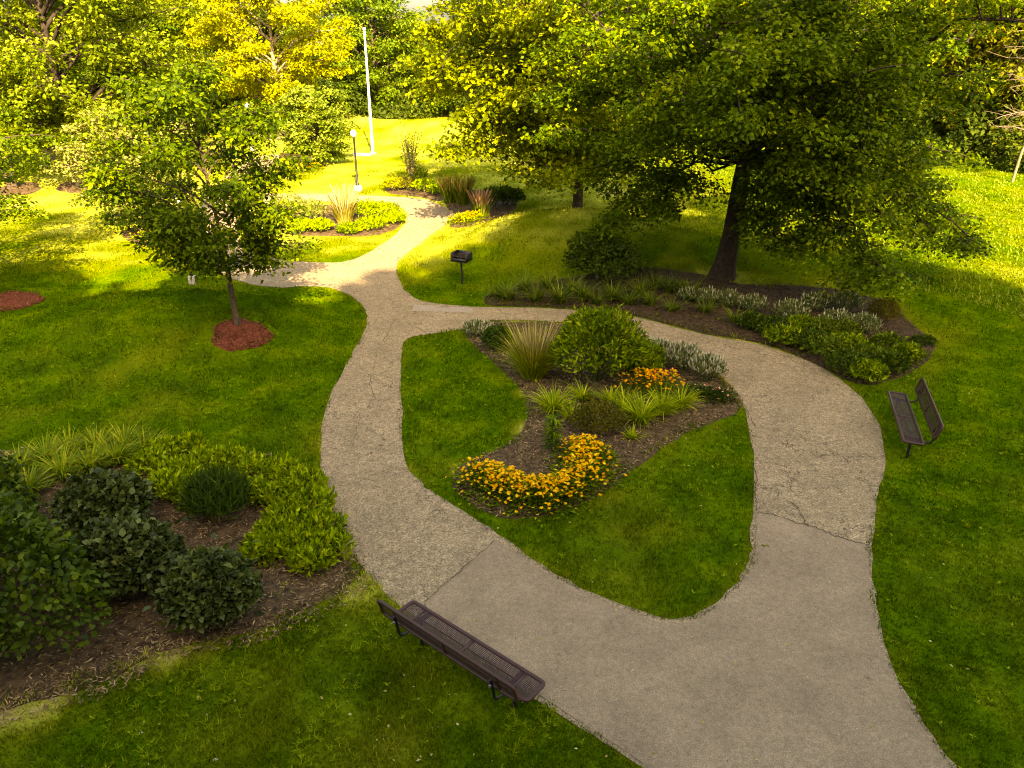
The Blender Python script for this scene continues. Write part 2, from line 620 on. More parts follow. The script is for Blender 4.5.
def nrm(v):
    return v / (np.linalg.norm(v, axis=-1, keepdims=True) + 1e-9)


class Geo:
    def __init__(s):
        s.V, s.Q, s.T, s.n = [], [], [], 0

    def add(s, V, Q, T=None):
        s.V.append(V)
        s.Q.append(np.asarray(Q) + s.n)
        s.T.append(np.full(len(V), .5) if T is None else T)
        s.n += len(V)

    def build(s, name, mat, parent=None, smooth=False):
        V = np.concatenate(s.V)
        Q3 = [q for q in s.Q if q.shape[1] == 3]
        Q4 = [q for q in s.Q if q.shape[1] == 4]
        Q = []
        if Q4:
            Q.append(np.concatenate(Q4))
        if Q3:
            Q.append(np.concatenate(Q3))
        return npmesh(name, V, Q, mat, parent, tint=np.concatenate(s.T), smooth=smooth)


def leaves(P, D, N, L, wr, tint, fold=.12, detail=False):
    """leaf faces: P base (n,3), D axis, N normal, L length, wr width ratio"""
    n = len(P)
    D = nrm(D)
    S = nrm(np.cross(D, N))
    N = np.cross(S, D)
    L = np.broadcast_to(L, (n,))[:, None]
    w = L * wr * .5
    if not detail:
        V = np.stack((P, P + D * L * .45 + S * w + N * L * fold, P + D * L, P + D * L * .45 - S * w + N * L * fold), 1)
        Q = np.arange(n * 4).reshape(n, 4)
        return V.reshape(-1, 3), Q, np.repeat(tint, 4)
    m1 = P + D * L * .3 - N * L * .01
    m2 = P + D * L * .68 - N * L * .02
    V = np.stack((P, P + D * L * .3 + S * w * .95 + N * L * fold, P + D * L * .68 + S * w * .75 + N * L * fold * .7, P + D * L - N * L * .12,
                  P + D * L * .68 - S * w * .75 + N * L * fold * .7, P + D * L * .3 - S * w * .95 + N * L * fold, m1, m2), 1)
    b = (np.arange(n) * 8)[:, None]
    Q4 = np.concatenate((b + [6, 1, 2, 7], b + [5, 6, 7, 4], ))
    Q3 = np.concatenate((b + [0, 1, 6], b + [0, 6, 5], b + [7, 2, 3], b + [7, 3, 4]))
    return V.reshape(-1, 3), (Q4, Q3), np.repeat(tint, 8)


def add_leaves(G, *a, **k):
    V, Q, T = leaves(*a, **k)
    if isinstance(Q, tuple):
        base = G.n
        G.V.append(V)
        G.T.append(T)
        for q in Q:
            G.Q.append(q + base)
        G.n += len(V)
    else:
        G.add(V, Q, T)


def ribbons(R, dirh, L, up, out, w, tint, k=4, droop=0.0, twist=None):
    """arching blades. R roots, dirh horizontal unit directions, L length, up/out proportions, droop"""
    n = len(R)
    t = np.linspace(0, 1, k + 1)[None, :, None]
    L = np.broadcast_to(L, (n,))[:, None, None]
    up = np.broadcast_to(up, (n,))[:, None, None]
    out = np.broadcast_to(out, (n,))[:, None, None]
    dr = np.broadcast_to(droop, (n,))[:, None, None]
    C = R[:, None, :] + dirh[:, None, :] * L * out * (t ** 1.5)
    z = L * (up * t - dr * t ** 3)
    C = C + z * np.array((0, 0, 1.0))
    S = np.stack((-dirh[:, 1], dirh[:, 0], np.zeros(n)), 1)
    if twist is not None:
        S = nrm(S + dirh * twist[:, None])
    wt = (1 - t ** 2.2) * .92 + .08
    hw = np.broadcast_to(w, (n,))[:, None, None] * .5 * wt
    V = np.stack((C - S[:, None, :] * hw, C + S[:, None, :] * hw), 2).reshape(n, (k + 1) * 2, 3)
    b = (np.arange(n) * (k + 1) * 2)[:, None]
    Q = np.concatenate([b + [2 * i, 2 * i + 1, 2 * i + 3, 2 * i + 2] for i in range(k)])
    return V.reshape(-1, 3), Q, np.repeat(tint, (k + 1) * 2)


def tubes(P, R, sides=5):
    """P (n,k,3) polylines, R (n,k)"""
    n, k, _ = P.shape
    T = nrm(np.gradient(P, axis=1))
    ref = np.where(np.abs(T[..., 2:3]) > .8, np.array((1.0, 0, 0)), np.array((0, 0, 1.0)))
    A = nrm(np.cross(T, ref))
    B = np.cross(T, A)
    th = np.linspace(0, 2 * np.pi, sides, endpoint=False)
    V = P[:, :, None, :] + R[:, :, None, None] * (A[:, :, None, :] * np.cos(th)[None, None, :, None] + B[:, :, None, :] * np.sin(th)[None, None, :, None])
    V = V.reshape(-1, 3)
    i = np.arange(sides)
    j = (i + 1) % sides
    Qs = []
    for a in range(k - 1):
        q = np.stack((a * sides + i, a * sides + j, (a + 1) * sides + j, (a + 1) * sides + i), 1)
        Qs.append(q)
    q = np.concatenate(Qs)
    Q = (q[None] + (np.arange(n) * k * sides)[:, None, None]).reshape(-1, 4)
    return V, Q


def bez(a, b, c, k):
    t = np.linspace(0, 1, k)[None, :, None]
    return (1 - t) ** 2 * a[:, None] + 2 * t * (1 - t) * b[:, None] + t * t * c[:, None]


# ------------------------------------------------------------------ trees
def tree_geo(r, Ht, R, zb, tr, n1=26, n2=9, rc=.75, ls=.13, nl=60000, lean=(0, 0), asym=None, extra=(), trunk_top=.85,
             flat_=.22, wr=.75, limb_k=1.0, droop=.3, tintv=.20, fork=0, shell=.72, twigs=True):
    trunkG, crownG = Geo(), Geo()
    k = 9
    tt = np.linspace(0, 1, k)
    wob = np.cumsum(r.normal(size=(k, 2)) * .035 * Ht / 8, 0)
    wob -= wob[0]
    TP = np.stack((lean[0] * tt * Ht + wob[:, 0], lean[1] * tt * Ht + wob[:, 1], tt * Ht * trunk_top - .05), 1)
    TR = tr * (1 - .85 * tt ** .9)
    TR[0] *= 1.5
    fine_t = np.sort(np.concatenate((np.linspace(0, .12, 5)[1:4], tt)))
    TPf = np.stack([np.interp(fine_t, tt, TP[:, i]) for i in range(3)], 1)
    TRf = np.interp(fine_t, tt, tr * (1 - .85 * tt ** .9)) * (1 + .45 * np.exp(-fine_t * Ht * trunk_top / (tr * 1.1)))
    V, Q = tubes(TPf[None], TRf[None], 10)
    trunkG.add(V, Q)
    zc, a = (zb + Ht) / 2, (Ht - zb) / 2
    f = (np.arange(n1) + .5) / n1
    zi = zb + (Ht - zb) * (f * .96 + .02) + r.normal(size=n1) * .03 * a
    zi = np.clip(zi, zb, Ht * .98)
    az = np.arange(n1) * 2.399963 + r.uniform(0, 6.28) + r.normal(size=n1) * .3
    rad = R * np.sqrt(np.clip(1 - ((zi - zc) / a) ** 2, .08, 1)) * r.uniform(.78, 1.05, n1)
    if asym is not None:
        rad = rad * asym(az, zi)
    cx = lean[0] * zi / trunk_top
    cy_ = lean[1] * zi / trunk_top
    tgt = np.stack((cx + rad * np.cos(az), cy_ + rad * np.sin(az), zi), 1)
    if len(extra):
        tgt = np.concatenate((tgt, np.array(extra)))
    n1 = len(tgt)
    radial = np.hypot(tgt[:, 0], tgt[:, 1])
    za = np.clip(tgt[:, 2] - radial * .45 * limb_k, max(zb * .8, Ht * .14), Ht * trunk_top * .96)
    za = np.clip(za, 0, Ht * trunk_top * .96)
    att = np.stack([np.interp(za, TP[:, 2], TP[:, i]) for i in range(3)], 1)
    ctl = (att + tgt) / 2
    ctl[:, 2] = np.maximum(att[:, 2], tgt[:, 2]) + radial * .05
    ctl[:, :2] = att[:, :2] * .45 + tgt[:, :2] * .55 + r.normal(size=(n1, 2)) * .05 * R
    K = 9
    LP = bez(att, ctl, tgt, K)
    LP[:, 1:-1] += r.normal(size=(n1, K - 2, 3)) * .018 * R
    lr = tr * .36 * (radial / R).clip(.3, 1.3)
    LR = lr[:, None] * np.linspace(1, .12, K)[None]
    V, Q = tubes(LP, LR, 6)
    trunkG.add(V, Q)
    # secondary
    s = r.uniform(.22, 1.0, (n1, n2)) ** .75
    s[:, 0] = 1.0
    ii = s * (K - 1)
    i0 = np.clip(ii.astype(int), 0, K - 2)
    fr = (ii - i0)[..., None]
    idx = np.arange(n1)[:, None]
    SP = LP[idx, i0] * (1 - fr) + LP[idx, i0 + 1] * fr
    ax = nrm(tgt - att)[:, None, :]
    rv = r.normal(size=(n1, n2, 3)) * np.array((1, 1, .45))
    dv = nrm(rv + ax * .7)
    sl_ = R * .30 * r.uniform(.5, 1.15, (n1, n2)) * (1.15 - .45 * s)
    if len(extra):
        sl_[-len(extra):] *= .55
    E = SP + dv * sl_[..., None]
    E[..., 2] -= droop * sl_ * .4
    E[..., 2] = np.maximum(E[..., 2], .25)
    SPf, Ef = SP.reshape(-1, 3), E.reshape(-1, 3)
    mid = (SPf + Ef) / 2
    mid[:, 2] += .12 * sl_.ravel()
    BP = bez(SPf, mid, Ef, 4)
    BR = (tr * .07 + .008) * np.linspace(1, .25, 4)[None] * np.ones((len(SPf), 1))
    if twigs:
        V, Q = tubes(BP, BR, 4)
        trunkG.add(V, Q)
    cl = np.concatenate((BP[:, 3], BP[:, 2], BP[:, 1][r.random(len(BP)) < .5]))
    # leaves around clumps
    m = len(cl)
    per = max(4, int(nl / m))
    ctint = r.normal(size=m) * tintv
    csz = r.uniform(.6, 1.25, m) * rc
    ang = r.uniform(0, 2 * np.pi, (m, per))
    rr = np.sqrt(r.random((m, per))) * csz[:, None]
    off = np.stack((rr * np.cos(ang), rr * np.sin(ang), r.normal(size=(m, per)) * flat_ * csz[:, None] - droop * rr ** 2 / csz[:, None]), 2)
    P = (cl[:, None, :] + off).reshape(-1, 3)
    outd = np.stack((np.cos(ang), np.sin(ang), np.zeros_like(ang)), 2).reshape(-1, 3)
    D = outd + r.normal(size=P.shape) * .7 + np.array((0, 0, -.35))
    N = np.array((0, 0, 1.0)) + r.normal(size=P.shape) * .45 + outd * .25
    T = np.clip(.5 + np.repeat(ctint, per) + r.normal(size=len(P)) * .2, 0, 1)
    ok = P[:, 2] > .12
    P, D, N, T = P[ok], D[ok], N[ok], T[ok]
    add_leaves(crownG, P, D, N, ls * r.uniform(.6, 1.25, len(P)), wr, T)
    return trunkG, crownG


def tree(name, label, base, Ht, R, zb, tr, mat, bark='bark', group=None, seed=1, rz=0.0, cat='tree', **k):
    r = np.random.default_rng(seed)
    t = thing(name, label, cat, base, rz, group)
    a, b = tree_geo(r, Ht, R, zb, tr, **k)
    a.build('trunk', M[bark], t, smooth=True)
    b.build('crown', M[mat], t)
    return t


# ------------------------------------------------------------------ plants
def shrub(name, label, base, rx, ry, h, mat, nl, ls, seed=1, group=None, wr=.7, z0=.08, lumps=7, lump=.18, upright=.2, stem='stem', detail=False, cat='shrub',
          inner=.55, nst=14, rz=0.0, jitter=.5, topn=.35):
    r = np.random.default_rng(seed)
    t = thing(name, label, cat, base, rz, group)
    ld = nrm(r.normal(size=(lumps, 3)) * np.array((1, 1, .8)))
    la = r.uniform(.4, 1, lumps) * lump
    d = nrm(r.normal(size=(nl, 3)))
    d[:, 2] = np.abs(d[:, 2]) - .28 * r.random(nl)
    d = nrm(d)
    dots = d @ ld.T
    bump = 1 + (la[None] * np.exp((dots - 1) * 9)).sum(1) - lump * .3
    rad = (inner + (1 - inner) * r.random(nl) ** .5) * bump * (1 + .07 * np.sin(d[:, 0] * 9 + seed) * np.sin(d[:, 1] * 8 + 2 * seed))
    rad = rad + (r.random(nl) < .05) * r.exponential(.10, nl)
    P = d * rad[:, None] * np.array((rx, ry, h * .55)) + np.array((0, 0, h * .45))
    P[:, 2] = np.maximum(P[:, 2], z0 * r.uniform(.3, 1.5, nl))
    D = d * (1 - upright) + np.array((0, 0, upright)) + r.normal(size=(nl, 3)) * jitter
    if upright < .2:
        D[:, 2] -= .45
    N = d + np.array((0, 0, topn)) + r.normal(size=(nl, 3)) * .35
    T = np.clip(.45 + r.normal(size=nl) * .22 + np.sin(d[:, 0] * 5 + seed) * .08, 0, 1)
    G = Geo()
    add_leaves(G, P, D, N, ls * r.uniform(.65, 1.2, nl), wr, T, detail=detail)
    G.build('foliage', M[mat], t)
    a = r.uniform(0, 6.28, nst)
    e = np.stack((np.cos(a) * rx * .7, np.sin(a) * ry * .7, h * r.uniform(.45, .85, nst)), 1)
    s0 = np.stack((np.cos(a) * .06, np.sin(a) * .06, np.full(nst, -.03)), 1) * r.uniform(.3, 1.5, (nst, 1))
    mid = (s0 + e) / 2 * np.array((.7, .7, 1))
    BP = bez(s0, mid, e, 4)
    V, Q = tubes(BP, np.linspace(.014, .005, 4)[None] * np.ones((nst, 1)), 4)
    S = Geo()
    S.add(V, Q)
    cidx = np.arange(nst) * 16
    S.add(np.array([(0.0, 0.0, -.04)]), np.zeros((0, 4), int))
    cc = S.n - 1
    S.Q.append(np.stack((np.full(nst, cc), cidx, cidx + 1), 1))
    S.build('stems', M[stem], t)
    return t


def strap_clump(name, label, base, n, L, w, mat, seed=1, group=None, cat='plant', out=(.3, .9), up=(.6, 1.0), droop=(.1, .5), spread=.08, k=5, parent=None):
    r = np.random.default_rng(seed)
    a = r.uniform(0, 6.28, n)
    dh = np.stack((np.cos(a), np.sin(a), np.zeros(n)), 1)
    R = dh * (r.random(n)[:, None] * spread) + np.array((0, 0, -.02))
    V, Q, T = ribbons(R, dh, L * r.uniform(.6, 1.1, n), r.uniform(*up, n), r.uniform(*out, n), w * r.uniform(.7, 1.2, n),
                      np.clip(r.beta(2, 2.6, n), 0, 1), k=k, droop=r.uniform(*droop, n), twist=r.normal(size=n) * .5)
    o = npmesh(name if parent is None else 'blades', V, Q, M[mat], parent, tint=T)
    if parent is None:
        o.location = tuple(float(v) for v in base)
        tag(o, label, cat, group)
    return o


def blooms(P, rad, tint, r, petals=6, tilt=.35):
    """flower heads as small many petalled discs"""
    n = len(P)
    th = np.linspace(0, 2 * np.pi, petals * 2, endpoint=False)
    rr = np.where(np.arange(petals * 2) % 2 == 0, 1.0, .55)
    N = nrm(np.array((0, 0, 1.0)) + r.normal(size=(n, 3)) * tilt)
    A = nrm(np.cross(N, np.array((0.3, 1.0, 0.1))))
    B = np.cross(N, A)
    rad = np.broadcast_to(rad, (n,))
    V = P[:, None] + rad[:, None, None] * (A[:, None] * (np.cos(th) * rr)[None, :, None] + B[:, None] * (np.sin(th) * rr)[None, :, None]) - N[:, None] * (rad * .2)[:, None, None]
    V = np.concatenate((P[:, None], V), 1)
    k = petals * 2
    b = (np.arange(n) * (k + 1))[:, None]
    i = np.arange(k)
    Q = np.stack((np.zeros(k, int), 1 + i, 1 + (i + 1) % k), 1)
    Q = (b[:, :, None] + Q[None]).reshape(-1, 3)
    return V.reshape(-1, 3), Q, np.repeat(tint, k + 1)


def add_blooms(t, name, pts, rad, mat, seed, petals=6, centre=None):
    r = np.random.default_rng(seed)
    G = Geo()
    G.add(*blooms(pts, rad, r.random(len(pts)), r, petals))
    o = G.build(name, M[mat], t)
    return o


def spikes(t, name, rx, ry, h, n, L, w, mat, seed):
    """upright pale flower spikes over a shrub"""
    r = np.random.default_rng(seed)
    d = nrm(r.normal(size=(n, 3)))
    d[:, 2] = np.abs(d[:, 2]) * .8 + .15
    P = d * np.array((rx, ry, h * .55)) * r.uniform(.85, 1.02, (n, 1)) + np.array((0, 0, h * .42))
    D = nrm(d * .5 + np.array((0, 0, 1.0)) + r.normal(size=(n, 3)) * .18)
    Ls = L * r.uniform(.6, 1.2, n)
    k = 5
    BP = P[:, None] + D[:, None] * (np.linspace(0, 1, k)[None, :, None] * Ls[:, None, None])
    rad = np.array((.35, 1, .9, .6, .12))[None] * w * .5
    V, Q = tubes(BP, rad * np.ones((n, 1)), 4)
    G = Geo()
    G.add(V, Q, np.repeat(r.random(n), k * 4))
    return G.build(name, M[mat], t)


# ------------------------------------------------------------------ ground, paths, beds
def dry_sun_tone(X, Y):
    v = .07 + .14 * wnoise(X, Y, .9, 5) + .12 * wnoise(X, Y, 3.0, 11) + .06 * wnoise(X, Y, .3, 25)
    v = v + .16 * np.clip((11.5 - Y) / 3, 0, 1) * np.clip((1.0 - X) / 2, 0, 1)
    v = v + 1.1 * np.exp(-(dist(X, Y, BED_LEFT) / .42) ** 2) * np.clip(.55 + .7 * wnoise(X, Y, .5, 20), 0, 1) * (Y < 12.2)
    v = v + .45 * np.exp(-(((X + 3.6) / .75) ** 2 + ((Y - 10.9) / .5) ** 2))
    v = v + .55 * np.exp(-(dist(X, Y, BED_MID) / .3) ** 2) * np.clip(.15 + 1.0 * wnoise(X, Y, .5, 28), 0, 1)
    v = v + .25 * np.exp(-(dist(X, Y, BED_RIGHT) / .8) ** 2) * (X > 6)
    v = v + .20 * np.exp(-(dist(X, Y, PATH_OUT[::2]) / .12) ** 2) + .16 * np.exp(-(dist(X, Y, ISLAND[::2]) / .10) ** 2)
    v = v + .42 * np.clip((Y - 24) / 8, 0, 1) * np.clip(1 - (X - 6) / 10, .35, 1)  # yellower grass, with the sunlit brightness of the far lawn painted in
    return np.clip(v, 0, 1)


def build_ground():
    ys = np.concatenate((np.arange(-30, 4, 2.0), np.arange(4, 36, .2), np.arange(36, 60, .6), np.arange(60, 130, 4), np.arange(130, 900, 60)))
    xs_ = np.concatenate((np.arange(-700, -80, 60), np.arange(-80, -26, 3.0), np.arange(-26, 26, .22), np.arange(26, 80, 3.0), np.arange(80, 760, 60)))
    X, Y = np.meshgrid(xs_, ys)
    x, y = X.ravel(), Y.ravel()
    Z = hgt(x, y)
    nx, ny = len(xs_), len(ys)
    i, j = np.meshgrid(np.arange(nx - 1), np.arange(ny - 1))
    a = (j * nx + i).ravel()
    Q = np.stack((a, a + 1, a + nx + 1, a + nx), 1)
    o = npmesh('ground', np.stack((x, y, Z), 1), Q, M['lawn'], dry=dry_sun_tone(x, y), smooth=True)
    tag(o, kind='structure')


def sheet(name, outer, holes, mat, dz, step=.35, bumpy=0.0, jag=0.0, thick=0.0):
    r = np.random.default_rng(9)
    outer = resample(outer, step)
    if jag:
        outer = outer + r.normal(size=outer.shape) * jag
    hs = [resample(h, step) for h in holes]
    if jag:
        hs = [h + r.normal(size=h.shape) * jag for h in hs]
    mn, mx = outer.min(0), outer.max(0)
    gx, gy = np.meshgrid(np.arange(mn[0], mx[0], step), np.arange(mn[1], mx[1], step))
    gx, gy = gx.ravel(), gy.ravel()
    ok = inside(gx, gy, outer) & (dist(gx, gy, outer) > step * .4)
    for h in hs:
        ok &= ~inside(gx, gy, h) & (dist(gx, gy, h) > step * .4)
    pts = [Vector(p) for p in outer]
    edges = [(i, (i + 1) % len(outer)) for i in range(len(outer))]
    for h in hs:
        b = len(pts)
        pts += [Vector(p) for p in h]
        edges += [(b + i, b + (i + 1) % len(h)) for i in range(len(h))]
    pts += [Vector((float(a), float(b))) for a, b in zip(gx[ok], gy[ok])]
    res = geometry.delaunay_2d_cdt(pts, edges, [], 0, 1e-5)
    V = np.array([tuple(v) for v in res[0]])
    F = np.array([tuple(f) for f in res[2]])
    C = V[F].mean(1)
    keep = inside(C[:, 0], C[:, 1], outer)
    for h in hs:
        keep &= ~inside(C[:, 0], C[:, 1], h)
    F = F[keep]
    z = hgt(V[:, 0], V[:, 1]) + dz
    edge = dist(V[:, 0], V[:, 1], outer)
    for h in hs:
        edge = np.minimum(edge, dist(V[:, 0], V[:, 1], h))
    if bumpy:
        z = z + bumpy * r.random(len(V)) * np.clip(edge / .2, 0, 1)
    if thick:
        z = z - thick * (edge < 1e-3)
    o = npmesh(name, np.column_stack((V, z)), F, mat, smooth=True)
    tag(o, kind='structure')
    return o


build_ground()
# near smooth patch of the path and the older rough asphalt around it
sheet('path', PATH_OUT, [ISLAND, ISLAND2], M['asphalt_old'], .012, step=.3, jag=.018)
NEWP = fpoly([(772, 905), (735, 853), (700, 800), (648, 768), (602, 738), (560, 710), (502, 670), (446, 632), (425, 604), (495, 541), (552, 577), (600, 601), (655, 623), (682, 625), (705, 617),
              (735, 594), (752, 570), (755, 552), (757, 512), (795, 522), (832, 535), (869, 547), (870, 600), (881, 650), (903, 700), (933, 745), (955, 775), (1020, 860), (1080, 945)])
sheet('pavement', NEWP, [], M['asphalt_new'], .020, step=.3, jag=.008)
SLAB = fpoly([(414, 305), (474, 308.5), (472, 313.5), (412, 311.5)])
sheet('pavement_slab', SLAB, [], M['slab'], .022, step=.3)
SLAB2 = fpoly([(352, 152.8), (370, 152.8), (371, 155.5), (354, 156)])
sheet('pavement_slab', SLAB2, [], M['concrete'], .03, step=.6)
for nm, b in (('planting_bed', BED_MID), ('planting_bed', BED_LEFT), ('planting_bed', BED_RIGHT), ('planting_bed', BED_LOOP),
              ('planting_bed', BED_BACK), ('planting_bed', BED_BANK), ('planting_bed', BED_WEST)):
    sheet(nm, b, [], M['mulch_shade'] if b is BED_RIGHT else M['mulch'], .035, step=.22, bumpy=.03, jag=.02, thick=.03)


def ring(px, py, rad, seed):
    c = g(px, py)
    a = np.linspace(0, 6.283, 40, endpoint=False)
    rr = rad * (1 + .06 * np.sin(a * 3 + seed) + .04 * np.sin(a * 7))
    P = np.stack((c[0] + np.cos(a) * rr, c[1] + np.sin(a) * rr), 1)
    sheet('mulch_ring', P, [], M['mulch_red'] if seed < 3 else M['mulch'], .04, step=.15, bumpy=.04, jag=.02, thick=.03)
    return P


RING1 = ring(241, 335, .74, 1)
RING2 = ring(6, 303, 1.05, 2)
RING3 = ring(17, 190, 1.1, 3)
RING4 = ring(84, 186, 1.2, 4)
ALLBEDS = BEDS + [RING1, RING2, RING3, RING4]


def poly_mask(X, Y, polys):
    m = np.zeros(X.shape, bool)
    for P in polys:
        m |= inside(X, Y, P)
    return m


def hgt_fast(x, y):
    out = np.empty(len(x))
    for i in range(0, len(x), 100000):
        out[i:i + 100000] = hgt(x[i:i + 100000], y[i:i + 100000])
    return out


def build_grass(n=620000):
    r = np.random.default_rng(31)
    rad = 5.5 * np.exp(r.random(n) * math.log(48 / 5.5))
    az = r.uniform(-.78, .78, n)
    x, y = rad * np.sin(az), rad * np.cos(az)
    clump = wnoise(x, y, .12, 8) + .7 * wnoise(x, y, .45, 30)
    onpath = inside(x, y, PATH_OUT) & ~inside(x, y, ISLAND) & ~inside(x, y, ISLAND2)
    ew = .045 + .05 * wnoise(x, y, .25, 19) + .03 * wnoise(x, y, .8, 27)
    edge = (dist(x, y, PATH_OUT[::2]) < ew) | (dist(x, y, ISLAND[::2]) < ew)
    inbed = poly_mask(x, y, ALLBEDS)
    db = np.full(n, 9.0)
    for P in (BED_MID, BED_LEFT, BED_RIGHT, RING1, RING2):
        db = np.minimum(db, dist(x, y, P[::2] if len(P) > 60 else P))
    bedok = inbed & (db < .14 + .20 * wnoise(x, y, .35, 17) + .14 * wnoise(x, y, 1.1, 33))
    sparse = inbed & (wnoise(x, y, .5, 44) > .55) & (r.random(n) < .35)
    thin = ~inbed & (db < .12 + .12 * wnoise(x, y, .3, 12)) & (r.random(n) < .6)
    ok = (~onpath | (edge & (r.random(n) < .75))) & (~inbed | bedok | sparse) & ~thin & (r.random(n) < .75 + .3 * clump)
    x, y, rad, clump = x[ok], y[ok], rad[ok], clump[ok]
    dr = dry_sun_tone(x, y)
    z = hgt_fast(x, y) + .032 * inbed[ok]
    n = len(x)
    a = r.uniform(0, 6.28, n)
    dh = np.stack((np.cos(a), np.sin(a), np.zeros(n)), 1)
    L = .055 * r.uniform(.5, 1.35, n) * (1 + .35 * clump) * (1 + rad / 60)
    V, Q, T = ribbons(np.stack((x, y, z), 1), dh, L, r.uniform(.55, 1, n), r.uniform(.2, .9, n), (.0065 + .00055 * rad) * r.uniform(.7, 1.3, n),
                      np.clip(r.beta(2, 2.5, n) + .08 * clump, 0, 1), k=2, droop=.1)
    dr6 = np.repeat(np.clip(dr + r.normal(size=n) * .07, 0, 1), 6)
    o = npmesh('lawn_grass', V, Q, M['blades'], tint=T, dry=dr6)
    tag(o, 'short mown grass covering the lawns', 'grass', kind='stuff')


build_grass()


def build_tufts(n=5200):
    r = np.random.default_rng(37)
    rad = 6 * np.exp(r.random(n) * math.log(26 / 6))
    az = r.uniform(-.72, .72, n)
    x, y = rad * np.sin(az), rad * np.cos(az)
    ok = ~(inside(x, y, PATH_OUT) & ~inside(x, y, ISLAND)) & ~poly_mask(x, y, ALLBEDS) & (wnoise(x, y, 1.1, 13) > -.1)
    x, y = x[ok], y[ok]
    z = hgt_fast(x, y)
    m = 11
    n = len(x) * m
    X, Y, Z = np.repeat(x, m) + r.normal(size=n) * .015, np.repeat(y, m) + r.normal(size=n) * .015, np.repeat(z, m)
    a = r.uniform(0, 6.28, n)
    dh = np.stack((np.cos(a), np.sin(a), np.zeros(n)), 1)
    V, Q, T = ribbons(np.stack((X, Y, Z), 1), dh, r.uniform(.05, .12, n), r.uniform(.5, .95, n), r.uniform(.3, 1, n), .011, np.clip(r.uniform(.45, 1, n), 0, 1), k=2, droop=.2)
    o = npmesh('grass_tufts', V, Q, M['lily_green'], tint=T * .5)
    tag(o, 'coarser bright tufts growing through the mown lawn', 'grass', kind='stuff')


build_tufts()


def build_cracks():
    r = np.random.default_rng(55)
    G = Geo()
    for pl, w in (([(756, 513), (775, 516), (795, 523), (815, 529), (832, 536), (850, 541), (869, 547)], .022), ([(792, 503), (799, 511), (803, 519), (807, 527)], .02),
                  ([(388, 332), (384, 345), (377, 352), (374, 370), (370, 385), (374, 396), (366, 412)], .016), ([(424, 604), (446, 584), (470, 563), (495, 541)], .016),
                  ([(752, 462), (757, 480), (755, 497), (757, 512)], .022), ([(780, 470), (790, 478), (792, 492), (801, 500)], .014), ([(354, 400), (360, 420), (354, 440)], .012),
                  ([(398, 312), (394, 322), (388, 332)], .014), ([(722, 385), (738, 396), (748, 412), (757, 430)], .018), ([(760, 345), (790, 360), (826, 378)], .012)):
        P = np.array([flat(*q)[:2] for q in pl])
        t = np.linspace(0, len(P) - 1, len(P) * 5)
        Q2 = np.stack([np.interp(t, np.arange(len(P)), P[:, i]) for i in range(2)], 1) + r.normal(size=(len(t), 2)) * .018
        d = nrm(np.gradient(Q2, axis=0))
        nrm_ = np.stack((-d[:, 1], d[:, 0]), 1) * (w * r.uniform(.12, .5, (len(t), 1)))
        z = np.full((len(t), 1), .027)
        V = np.stack((np.column_stack((Q2 - nrm_, z)), np.column_stack((Q2 + nrm_, z))), 1).reshape(-1, 3)
        i = np.arange(len(t) - 1) * 2
        G.add(V, np.stack((i, i + 1, i + 3, i + 2), 1))
    o = G.build('pavement_cracks', M['crack'])
    tag(o, kind='structure')


def build_litter(n=420):
    r = np.random.default_rng(91)
    rad = 6.5 * np.exp(r.random(n) * math.log(30 / 6.5))
    az = r.uniform(-.7, .7, n)
    x, y = rad * np.sin(az), rad * np.cos(az)
    z = hgt_fast(x, y) + .045
    P = np.stack((x, y, z), 1)
    a = r.uniform(0, 6.28, n)
    G = Geo()
    add_leaves(G, P, np.stack((np.cos(a), np.sin(a), r.normal(size=n) * .2), 1), np.array((0, 0, 1.0)) + r.normal(size=(n, 3)) * .3, r.uniform(.025, .06, n), .6, r.random(n))
    o = G.build('fallen_leaves', M['litter'])
    tag(o, 'tiny dropped leaves strewn over lawn and path', 'leaves', kind='stuff')


M['litter'] = leaf_mat('litter_leaves', [(.12, .08, .03), (.28, .24, .05), (.5, .45, .2)], .1)
build_litter()
M['crack'] = plain_mat('crack_dirt', (.075, .06, .04), .95, .1, var=.4)
build_cracks()


